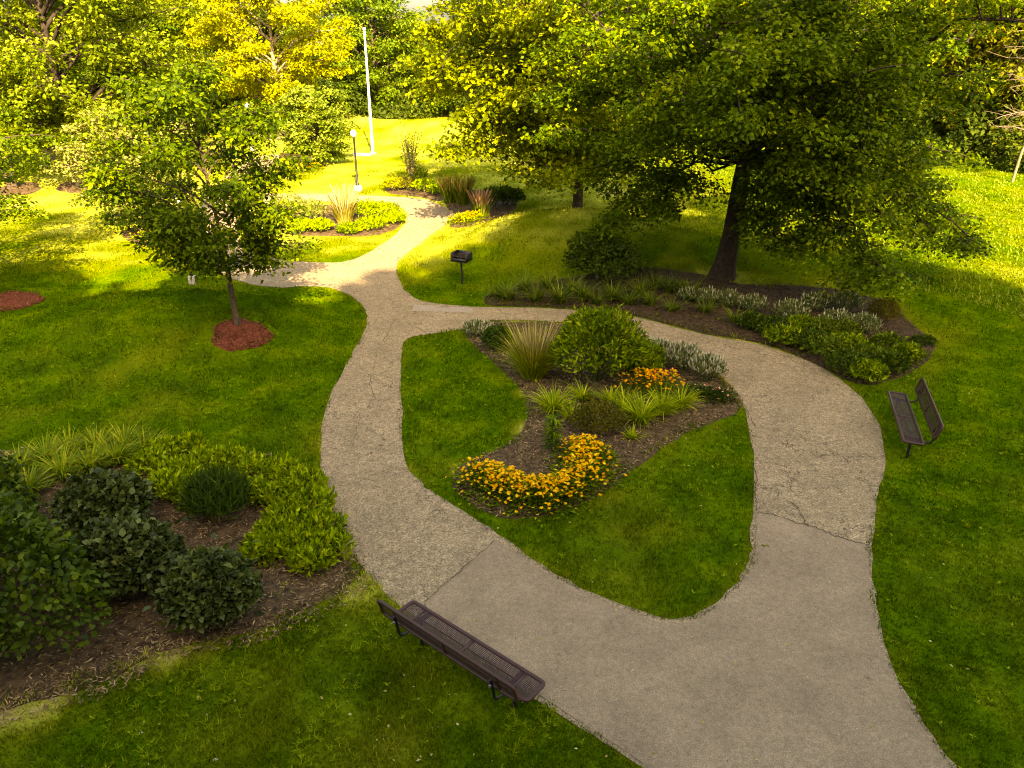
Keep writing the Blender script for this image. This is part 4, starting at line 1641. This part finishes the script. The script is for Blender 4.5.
spots = [(22, 476, 'outermost left of the row'), (48, 466, 'second from the left of the row'), (72, 459, 'third from the left, back row'), (64, 480, 'in front of the third clump'), (98, 456, 'middle of the back row'),
         (92, 474, 'just behind the rearmost round shrub'), (126, 452, 'right of the middle in the back row'), (146, 456, 'right end of the row beside the lime foliage'), (118, 466, 'between the back row and the round shrubs'),
         (30, 497, 'touching the leafy shrub on the left')]
for i, (x, y, lab) in enumerate(spots):
    strap_clump('daylily', 'yellowing daylily clump ' + lab, g(x, y), 210, .74, .036, 'daylily', 120 + i, GL, 'daylily')
GLI = 'low lime green perennials around the left bed'
low = [(165, 455, .34, 'behind the rearmost round shrub'), (190, 450, .30, 'at the back edge of the left bed'), (180, 478, .38, 'right behind the middle round shrub'), (206, 466, .34, 'left behind the dark needle shrub'), (232, 465, .32, 'right behind the dark needle shrub'),
       (196, 500, .32, 'left of the dark needle shrub'), (258, 473, .32, 'beyond the patch of bare mulch'), (284, 478, .34, 'at the back corner near the path'), (304, 486, .36, 'at the path edge, farthest of those along it'),
       (282, 500, .36, 'right of the bare mulch, upper'), (312, 508, .36, 'at the path edge, second of those along it'), (290, 524, .40, 'middle of the mass beside the path'), (322, 532, .36, 'at the path edge, third of those along it'),
       (300, 548, .38, 'front of the mass beside the path'), (330, 552, .32, 'at the path edge, nearest of those along it'), (276, 540, .32, 'right of the nearest round shrub, upper'), (150, 468, .3, 'beside the daylilies'), (168, 492, .34, 'between the rearmost round shrub and the needle shrub'), (256, 497, .28, 'just right of the needle shrub'), (262, 556, .28, 'touching the nearest round shrub'), (312, 566, .3, 'nearest the bare soil front')]
for i, (x, y, R, lab) in enumerate(low):
    shrub('lime_perennial', 'low lime green leafy plant ' + lab, g(x, y + 5), R * 1.12, R * 1.05, .40, 'lime', 560, .135, 140 + i, GLI, wr=.38, upright=.55, inner=.35, nst=8, jitter=.45, cat='plant')
for i, (x, y, lab) in enumerate(((326, 545, 'among the lime foliage at the path edge'), (272, 568, 'small, between round shrub and lime foliage'), (288, 590, 'tiny, on the bare soil'))):
    strap_clump('strap_leaf_plant', 'bright strap leaved clump ' + lab, g(x, y), (40, 26, 14)[i], (.42, .30, .2)[i], .025, 'lily_green', 170 + i, 'strap leaved clumps in the left bed', 'plant')
shrub('needle_shrub', 'dark spiky needle shrub with bare twigs amid the lime foliage', g(220, 522), .52, .48, .85, 'yew', 1900, .30, 175, None, wr=.09, upright=.85, inner=.25, stem='stem_tan', nst=40, jitter=.35)

# ------------------------------------------------------------------ middle bed
t = shrub('white_flowered_shrub', 'cream flowered small shrub at the left tip of the central bed', g(478, 337), .42, .36, .42, 'silver', 900, .10, 201, None, wr=.25, upright=.7)
spikes(t, 'blossoms', .42, .36, .42, 150, .14, .028, 'whitebloom', 202)
shrub('dark_shrub', 'small dark green shrub between cream flowers and feathery grass', g(497, 350), .36, .36, .62, 'yew', 1700, .10, 203, None, wr=.4)
p = g(533, 378)
t = thing('feather_grass', 'tall feathery grass clump with pale plumes in the central bed', 'ornamental grass', p)
strap_clump('blades', '', p, 800, 1.3, .021, 'lily_green', 204, parent=t, out=(.15, .85), up=(.7, 1.0), droop=(.0, .3), spread=.26)
strap_clump('blades', '', p, 520, 1.4, .019, 'feather', 209, parent=t, out=(.1, .6), up=(.75, 1.05), droop=(.0, .25), spread=.24)
r_ = np.random.default_rng(205)
n_ = 52
a_ = r_.uniform(0, 6.28, n_)
dd = np.stack((np.cos(a_), np.sin(a_), np.zeros(n_)), 1)
s_ = dd * r_.uniform(.0, .18, (n_, 1))
e_ = dd * r_.uniform(.1, .72, (n_, 1)) + np.stack((np.zeros(n_), np.zeros(n_), r_.uniform(.95, 1.55, n_)), 1)
G_ = Geo()
G_.add(*tubes(bez(s_, (s_ + e_) / 2 * np.array((.8, .8, 1.1)), e_, 5), np.array((.004, .004, .006, .017, .006))[None] * np.ones((n_, 1)), 4), np.repeat(r_.random(n_), 20))
G_.build('plumes', M['plume'], t)
shrub('green_shrub', 'large bright green rounded shrub in the middle of the central bed', g(597, 382), .86, .80, 1.7, 'azalea', 5000, .155, 206, None, wr=.36, upright=.45, inner=.5, lump=.28, lumps=16, jitter=.5)
shrub('green_shrub', 'lower bright green shrub right of the large one, dotted with orange', g(636, 374), .6, .6, .8, 'azalea', 2000, .14, 207, None, wr=.36, upright=.45, inner=.4, lump=.3)
for i, (x, y, R, lab) in enumerate(((655, 366, .36, 'silvery white shrub left of the pair behind the orange flowers'), (682, 371, .36, 'silvery white shrub in the middle behind the orange flowers'), (706, 382, .33, 'silvery white shrub nearest the right path'))):
    t = shrub('silver_shrub', lab, g(x, y), R * 1.3, R * 1.2, .68, 'silver', 1100, .10, 210 + i, 'silvery shrubs of the central bed', wr=.25, upright=.8, inner=.4)
    spikes(t, 'blossoms', R * 1.3, R * 1.2, .68, 170, .14, .034, 'whitebloom', 215 + i)


def flower_patch(name, label, pts_px, n, h, mat, leafmat, seed, rad=.028, spread=.18, nleaf=2500, petals=7, ls=.09):
    r = np.random.default_rng(seed)
    C = np.array([g(*q) for q in pts_px])
    c0 = C.mean(0)
    t = thing(name, label, 'flowers', c0)
    seg = r.integers(0, len(C) - 1, n)
    f = r.random((n, 1))
    P = C[seg] * (1 - f) + C[seg + 1] * f - c0
    o2 = r.normal(size=(n, 2)) * spread
    P[:, :2] += o2
    top = h * (1 - .25 * (o2 ** 2).sum(1) / spread ** 2 * .35) * r.uniform(.78, 1.08, n)
    top = np.clip(top, .12, None)
    Pf = P.copy()
    Pf[:, 2] += top
    add_blooms(t, 'blossoms', Pf, rad * r.uniform(.75, 1.2, n), mat, seed + 1, petals)
    # dark eyes
    V, Q, T = blooms(Pf + np.array((0, 0, .004)), .008, np.zeros(n), r, 3, .2)
    # stems
    mid = (P + Pf) / 2
    G = Geo()
    V, Q = tubes(bez(P - np.array((0, 0, .03)), mid, Pf - np.array((0, 0, .004)), 3), np.full((n, 3), .004), 3)
    G.add(V, Q, np.full(len(V), .35))
    m = nleaf
    seg = r.integers(0, len(C) - 1, m)
    f = r.random((m, 1))
    Q_ = C[seg] * (1 - f) + C[seg + 1] * f - c0
    o3 = r.normal(size=(m, 2)) * spread * 1.12
    Q_[:, :2] += o3
    Q_[:, 2] += r.random(m) * h * .85 * np.exp(-(o3 ** 2).sum(1) / (2 * (spread * 1.6) ** 2)) + .02
    D = np.column_stack((o3 * 2 + r.normal(size=(m, 2)) * .4, r.uniform(.1, .7, m)))
    add_leaves(G, Q_, D, np.array((0, 0, 1.0)) + r.normal(size=(m, 3)) * .3, ls * r.uniform(.6, 1.2, m), .34, np.clip(.4 + r.normal(size=m) * .2, 0, 1))
    G.build('foliage', M[leafmat], t)
    return t


flower_patch('yellow_flower_patch', 'curved drift of golden yellow daisies at the front of the central bed', [(478, 482), (500, 492), (530, 503), (560, 500), (583, 486), (588, 466), (582, 458)], 1150, .48, 'susan', 'azalea', 220,
             rad=.040, spread=.22, nleaf=4600, ls=.13)
flower_patch('orange_flower_patch', 'orange daisies between silvery shrubs and daylilies in the central bed', [(634, 392), (650, 396), (672, 396)], 170, .62, 'orange', 'azalea', 225, rad=.044, spread=.2, nleaf=800)
t = flower_patch('pink_flower_patch', 'low dark plant with a few pink flowers at the right of the central bed', [(690, 395), (712, 400), (722, 402)], 22, .34, 'pink', 'bigshrub', 228, rad=.03, spread=.14, nleaf=1400)
GD = 'daylily clumps of the central bed'
for i, (x, y, n_, L, lab) in enumerate(((553, 415, 120, .62, 'bright daylily clump beside the lily stalk'), (583, 402, 70, .45, 'small daylily clump behind the bronze shrub'), (640, 425, 130, .62, 'bright daylily clump left of the three on the right'),
                                        (662, 416, 110, .56, 'bright daylily clump in the middle of the three on the right'), (680, 410, 100, .52, 'bright daylily clump rightmost by the bare soil'), (625, 412, 80, .5, 'bright daylily clump right of the bronze shrub'),
                                        (632, 440, 34, .3, 'tiny strap leaved clump at the front edge of the soil'), (610, 404, 60, .4, 'small daylily clump between the green shrub and the bronze shrub'),
                                        (572, 420, 50, .38, 'small daylily clump right beside the lily stalk'))):
    strap_clump('daylily', lab, g(x, y), int(n_ * 1.7), L * 1.45, .032, 'lily_green', 230 + i, GD, 'daylily')
shrub('bronze_shrub', 'low bronze green shrub between the daylilies of the central bed', g(596, 434), .58, .5, .68, 'brownleaf', 3400, .065, 240, None, wr=.4, upright=.5, inner=.3, stem='stem_tan', nst=30)
p = g(553, 452)
t = thing('lily_stalk', 'tall dark leafy lily stalk in front of the bright daylily clump', 'plant', p)
G_ = Geo()
G_.add(*tubes(np.array([[(0, 0, -.03), (.01, 0, .35), (0, .0, .75)]]), np.array([[.012, .01, .006]]), 6))
G_.build('stem', M['stem'], t)
r_ = np.random.default_rng(241)
n_ = 170
zz = r_.uniform(.1, .78, n_)
a_ = r_.uniform(0, 6.28, n_)
G_ = Geo()
add_leaves(G_, np.stack((0 * zz, 0 * zz, zz), 1), np.stack((np.cos(a_), np.sin(a_), r_.uniform(-.3, .5, n_)), 1), np.array((0, 0, 1.0)) + np.zeros((n_, 3)), .25, .16, r_.random(n_) * .7)
G_.build('foliage', M['azalea'], t)

# ------------------------------------------------------------------ right bed
GS = 'white tipped shrubs of the right bed'
for i, (x, y, R, h, lab) in enumerate(((708, 305, .36, .4, 'white tipped shrub leftmost, near the maple roots'), (728, 308, .4, .42, 'white tipped shrub right of the maple trunk'), (752, 312, .38, .4, 'white tipped shrub third from the left'),
                                       (790, 322, .5, .5, 'white tipped shrub above the low green foliage, left'), (812, 312, .42, .45, 'white tipped shrub at the back left of the right bed'), (845, 312, .5, .48, 'white tipped shrub at the back, left of the bronze shrub'),
                                       (835, 330, .5, .45, 'white tipped shrub in front of the back row'), (862, 334, .45, .45, 'white tipped shrub nearest the bare soil'), (688, 302, .3, .34, 'small white tipped shrub left of the maple trunk'))):
    t = shrub('white_tipped_shrub', lab, g(x, y), R, R, h * 1.25, 'silver', 900, .10, 250 + i, GS, wr=.25, upright=.7, inner=.4)
    spikes(t, 'blossoms', R, R, h * 1.25, 48, .13, .028, 'whitebloom', 270 + i)
GG = 'low green plants beside the right path bend'
for i, (x, y, R, lab) in enumerate(((785, 345, .5, 'left part of the row'), (808, 348, .5, 'second from the left'), (826, 356, .55, 'middle of the row'), (846, 352, .5, 'behind the middle'), (848, 372, .55, 'closest to the path'), (870, 366, .5, 'right of the middle'),
                                    (866, 380, .42, 'at the front corner'), (888, 372, .42, 'rightmost'), (820, 336, .42, 'directly below the white tips'), (800, 333, .4, 'back left'), (770, 334, .4, 'far left at the path'), (842, 338, .4, 'between white tips and the middle'), (905, 362, .34, 'outermost right, near the bench'), (752, 330, .34, 'leftmost, small'), (885, 352, .36, 'beside the bare soil'))):
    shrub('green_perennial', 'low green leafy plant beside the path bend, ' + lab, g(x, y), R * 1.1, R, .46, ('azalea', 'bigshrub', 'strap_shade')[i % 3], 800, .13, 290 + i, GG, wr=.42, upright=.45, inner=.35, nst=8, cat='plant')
shrub('bronze_shrub', 'bronze brown twiggy shrub at the right end of the right bed', g(882, 324), .42, .42, .75, 'brownleaf', 2600, .07, 310, None, wr=.3, upright=.7, stem='stem_tan', nst=40)
shrub('small_green_shrub', 'small dark green plant alone on the bare soil near the right bench', g(922, 345), .32, .25, .24, 'bigshrub', 500, .09, 311, None, wr=.4)
shrub('dark_leafy_shrub', 'dark leafy shrub in the shade left of the huge maple trunk', g(606, 283), 1.0, .8, 1.5, 'bigshrub', 5200, .13, 312, None, wr=.6, inner=.45, lump=.4, lumps=14, stem='bark')
GP = 'daylily clumps in the shade under the huge maple'
for i, (x, y, n_, L, lab) in enumerate(((508, 300, 90, .55, 'leftmost at the slab edge'), (524, 290, 80, .55, 'second from the left'), (536, 301, 90, .55, 'third, close to the path'), (548, 288, 80, .5, 'fourth, set back'), (560, 303, 90, .6, 'behind the pale plumes'),
                                        (582, 300, 80, .55, 'behind the large green shrub, left'), (612, 300, 80, .55, 'in front of the dark leafy shrub'), (640, 296, 70, .55, 'right of the dark leafy shrub'), (650, 305, 60, .5, 'close to the path, below the dark shrub'),
                                        (668, 292, 60, .5, 'midway to the maple trunk'), (690, 298, 60, .6, 'left of the maple roots'),
                                        (498, 297, 60, .45, 'small one at the very left tip of the bed'), (572, 291, 70, .5, 'set back behind the fifth clump'), (597, 304, 60, .45, 'small one right at the path behind the green shrub'), (628, 304, 60, .5, 'at the path, below the dark leafy shrub'),
                                        (655, 288, 60, .5, 'in the back row right of the dark leafy shrub'), (680, 290, 60, .45, 'in the back row near the trunk'), (705, 312, 50, .4, 'at the path below the white tipped row, left'), (735, 322, 50, .4, 'at the path below the white tipped row, right'),
                                        (672, 311, 50, .4, 'small one midway along the path edge'))):
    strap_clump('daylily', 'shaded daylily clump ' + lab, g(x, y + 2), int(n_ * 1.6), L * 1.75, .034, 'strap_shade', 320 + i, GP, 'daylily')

# ------------------------------------------------------------------ far beds
t = thing('feather_grass', 'tall golden grass clump in the sunny bed inside the path loop', 'ornamental grass', g(345, 224))
strap_clump('blades', '', (0, 0, 0), 420, 1.3, .035, 'feather', 401, parent=t, out=(.1, .5), up=(.75, 1.05), droop=(.0, .25), spread=.3)
r_ = np.random.default_rng(402)
n_ = 90
a_ = r_.uniform(0, 6.28, n_)
dd = np.stack((np.cos(a_), np.sin(a_), np.zeros(n_)), 1)
s_ = dd * r_.uniform(.0, .25, (n_, 1))
e_ = dd * r_.uniform(.12, .8, (n_, 1)) + np.stack((np.zeros(n_), np.zeros(n_), r_.uniform(1.1, 1.7, n_)), 1)
G_ = Geo()
G_.add(*tubes(bez(s_, (s_ + e_) / 2 * np.array((.8, .8, 1.1)), e_, 5), np.array((.006, .006, .01, .035, .01))[None] * np.ones((n_, 1)), 4), np.repeat(r_.random(n_), 20))
G_.build('plumes', M['plume'], t)
far = [(290, 216, .8, .9, 'pale', 'rounded pale bush at the left of the loop bed'), (312, 222, .75, .9, 'pale', 'pale bush left of the golden grass'), (322, 232, .5, .5, 'lime', 'low lime plant at the front left of the loop bed'),
       (300, 233, .6, .55, 'lime', 'low lime plant at the front corner of the loop bed'), (366, 218, .75, .7, 'lime', 'lime plant right of the golden grass'), (384, 218, .75, .65, 'lime', 'lime plant near the right tip of the loop bed'),
       (393, 224, .5, .5, 'lime', 'small lime plant at the right tip of the loop bed'), (372, 230, .6, .5, 'lime', 'lime plant at the front of the loop bed'), (350, 234, .5, .4, 'azalea', 'green plant below the golden grass'),
       (276, 224, .7, .6, 'lime', 'lime plant at the far left of the loop bed')]
for i, (x, y, R, h, m_, lab) in enumerate(far):
    shrub('garden_bush', lab, g(x, y), R, R, h, m_, 800, .14, 410 + i, 'plants of the bed inside the path loop', wr=.4, upright=.5, inner=.35, nst=8, cat='plant')
for i, (x, y, R, h, m_, lab) in enumerate(((394, 191, .6, .6, 'gold', 'golden bush left below the sapling'), (406, 190, .6, .6, 'brownleaf', 'bronze bush at the foot of the sapling'), (424, 192, .7, .6, 'lime', 'lime bush right of the sapling'), (438, 195, .5, .5, 'azalea', 'green bush at the path corner right of the sapling'),
                                           (418, 183, .5, .8, 'azalea', 'dark bush directly behind the sapling stems'))):
    shrub('garden_bush', lab, g(x, y), R, R, h, m_, 700, .14, 430 + i, 'bushes around the sapling', wr=.4, upright=.5, inner=.35, nst=8, cat='shrub')
for i, (x, y, L, pm, lab) in enumerate(((450, 203, 1.2, 'feather', 'olive grass clump at the path corner, leftmost on the bank'), (463, 205, 1.2, 'feather', 'olive grass clump second from the left on the bank'), (481, 217, 1.1, 'pinkplume', 'pink plumed grass clump on the bank'))):
    t = thing('feather_grass', lab, 'ornamental grass', g(x, y), 0, 'grass clumps on the bank')
    strap_clump('blades', '', (0, 0, 0), 300, L, .035, 'strap_shade', 440 + i, parent=t, out=(.1, .5), up=(.7, 1.0), droop=(.0, .25), spread=.3)
    r_ = np.random.default_rng(450 + i)
    n_ = 50
    a_ = r_.uniform(0, 6.28, n_)
    dd = np.stack((np.cos(a_), np.sin(a_), np.zeros(n_)), 1)
    s_ = dd * r_.uniform(.0, .2, (n_, 1))
    e_ = dd * r_.uniform(.12, .7, (n_, 1)) + np.stack((np.zeros(n_), np.zeros(n_), r_.uniform(.85, 1.15, n_) * L), 1)
    G_ = Geo()
    G_.add(*tubes(bez(s_, (s_ + e_) / 2 * np.array((.8, .8, 1.1)), e_, 5), np.array((.006, .006, .01, .032, .01))[None] * np.ones((n_, 1)), 4), np.repeat(r_.random(n_), 20))
    G_.build('plumes', M[pm], t)
for i, (x, y, R, h, lab) in enumerate(((494, 207, .6, .9, 'dark hedge bush on the bank behind the pink plumes'), (505, 206, .6, .9, 'dark hedge bush in the middle of the bank top'), (514, 206, .5, .8, 'dark hedge bush at the right end of the bank'))):
    shrub('hedge_bush', lab, g(x, y), R, R, h, 'bigshrub', 900, .13, 460 + i, 'dark bushes on the bank', wr=.5)
flower_patch('orange_flower_patch', 'orange and yellow flowers at the path edge below the grass clumps', [(461, 226), (466, 222), (478, 221)], 70, .45, 'orange', 'lime', 470, rad=.06, spread=.3, nleaf=900, ls=.14)
flower_patch('orange_flower_patch', 'orange flowers in the small bed under the pale leaved tree', [(150, 240), (165, 238)], 60, .45, 'orange', 'lime', 475, rad=.06, spread=.4, nleaf=700, ls=.14)
flower_patch('orange_flower_patch', 'orange flowers below the rounded pale tree', [(300, 170), (312, 171)], 60, .45, 'orange', 'azalea', 480, rad=.07, spread=.4, nleaf=700, ls=.16)


# ------------------------------------------------------------------ small things
def stone(name, label, p, sx, sy, sz, mat, seed, cat, peak=0.0):
    r = np.random.default_rng(seed)
    n, m_ = 14, 9
    th = np.linspace(0, 2 * np.pi, n, endpoint=False)
    V = []
    for k in range(m_):
        ph = math.pi * .5 * k / (m_ - 1)
        rr = math.cos(ph) ** (1 + peak)
        for a in th:
            w = 1 + .18 * math.sin(a * 2 + seed) + .1 * math.sin(a * 5 + k) + r.normal() * .03
            V.append((sx * rr * w * math.cos(a), sy * rr * w * math.sin(a), sz * math.sin(ph) - .03 * sz))
    V = np.array(V)
    i = np.arange(n)
    j = (i + 1) % n
    Q = np.concatenate([np.stack((k * n + i, k * n + j, (k + 1) * n + j, (k + 1) * n + i), 1) for k in range(m_ - 1)])
    o = npmesh(name, V, Q, M[mat], smooth=True)
    o.location = tuple(float(v) for v in p)
    return tag(o, label, cat)


stone('boulder', 'pointed tan rock left of the broad tree trunk', g(62, 164), 1.1, .8, 1.5, 'stone', 3, 'rock', .8)
stone('boulder', 'low tan rock at the foot of the yellow autumn tree', g(266, 139), 1.5, .8, .35, 'stone', 5, 'rock')
stone('pebble', 'small white pebble on the near lawn, left of the other', g(141, 733), .022, .016, .015, 'pebble', 6, 'pebble')
stone('pebble', 'small cream pebble on the near lawn, close to the bottom edge', g(215, 760), .032, .026, .022, 'pebble', 7, 'pebble')
stone('pebble', 'white pebble on the soil right of the daylilies', g(696, 396), .03, .022, .02, 'pebble', 8, 'pebble')

for i, (x, y, lab, n_) in enumerate(((766, 545, 'small green leafy twig lying on the smooth path', 6), (689, 637, 'tiny brown leaf lying on the smooth path', 1), (703, 649, 'tan dead leaf on the smooth path near the island tip', 1))):
    p = flat(x, y, .024)
    r_ = np.random.default_rng(500 + i)
    G_ = Geo()
    a_ = r_.uniform(0, 6.28, n_)
    D_ = np.stack((np.cos(a_), np.sin(a_), .1 + 0 * a_), 1)
    add_leaves(G_, D_ * .01 + r_.normal(size=(n_, 3)) * (.02, .02, 0), D_, np.array((0, 0, 1.0)) + 0 * D_, .06, .5, np.full(n_, .3 if n_ > 1 else .9))
    o = G_.build('fallen_leaf' if n_ == 1 else 'fallen_twig', M['deadleaf'] if n_ > 1 else M['chip'])
    o.location = tuple(float(v) for v in p)
    tag(o, lab, 'leaf' if n_ == 1 else 'twig')
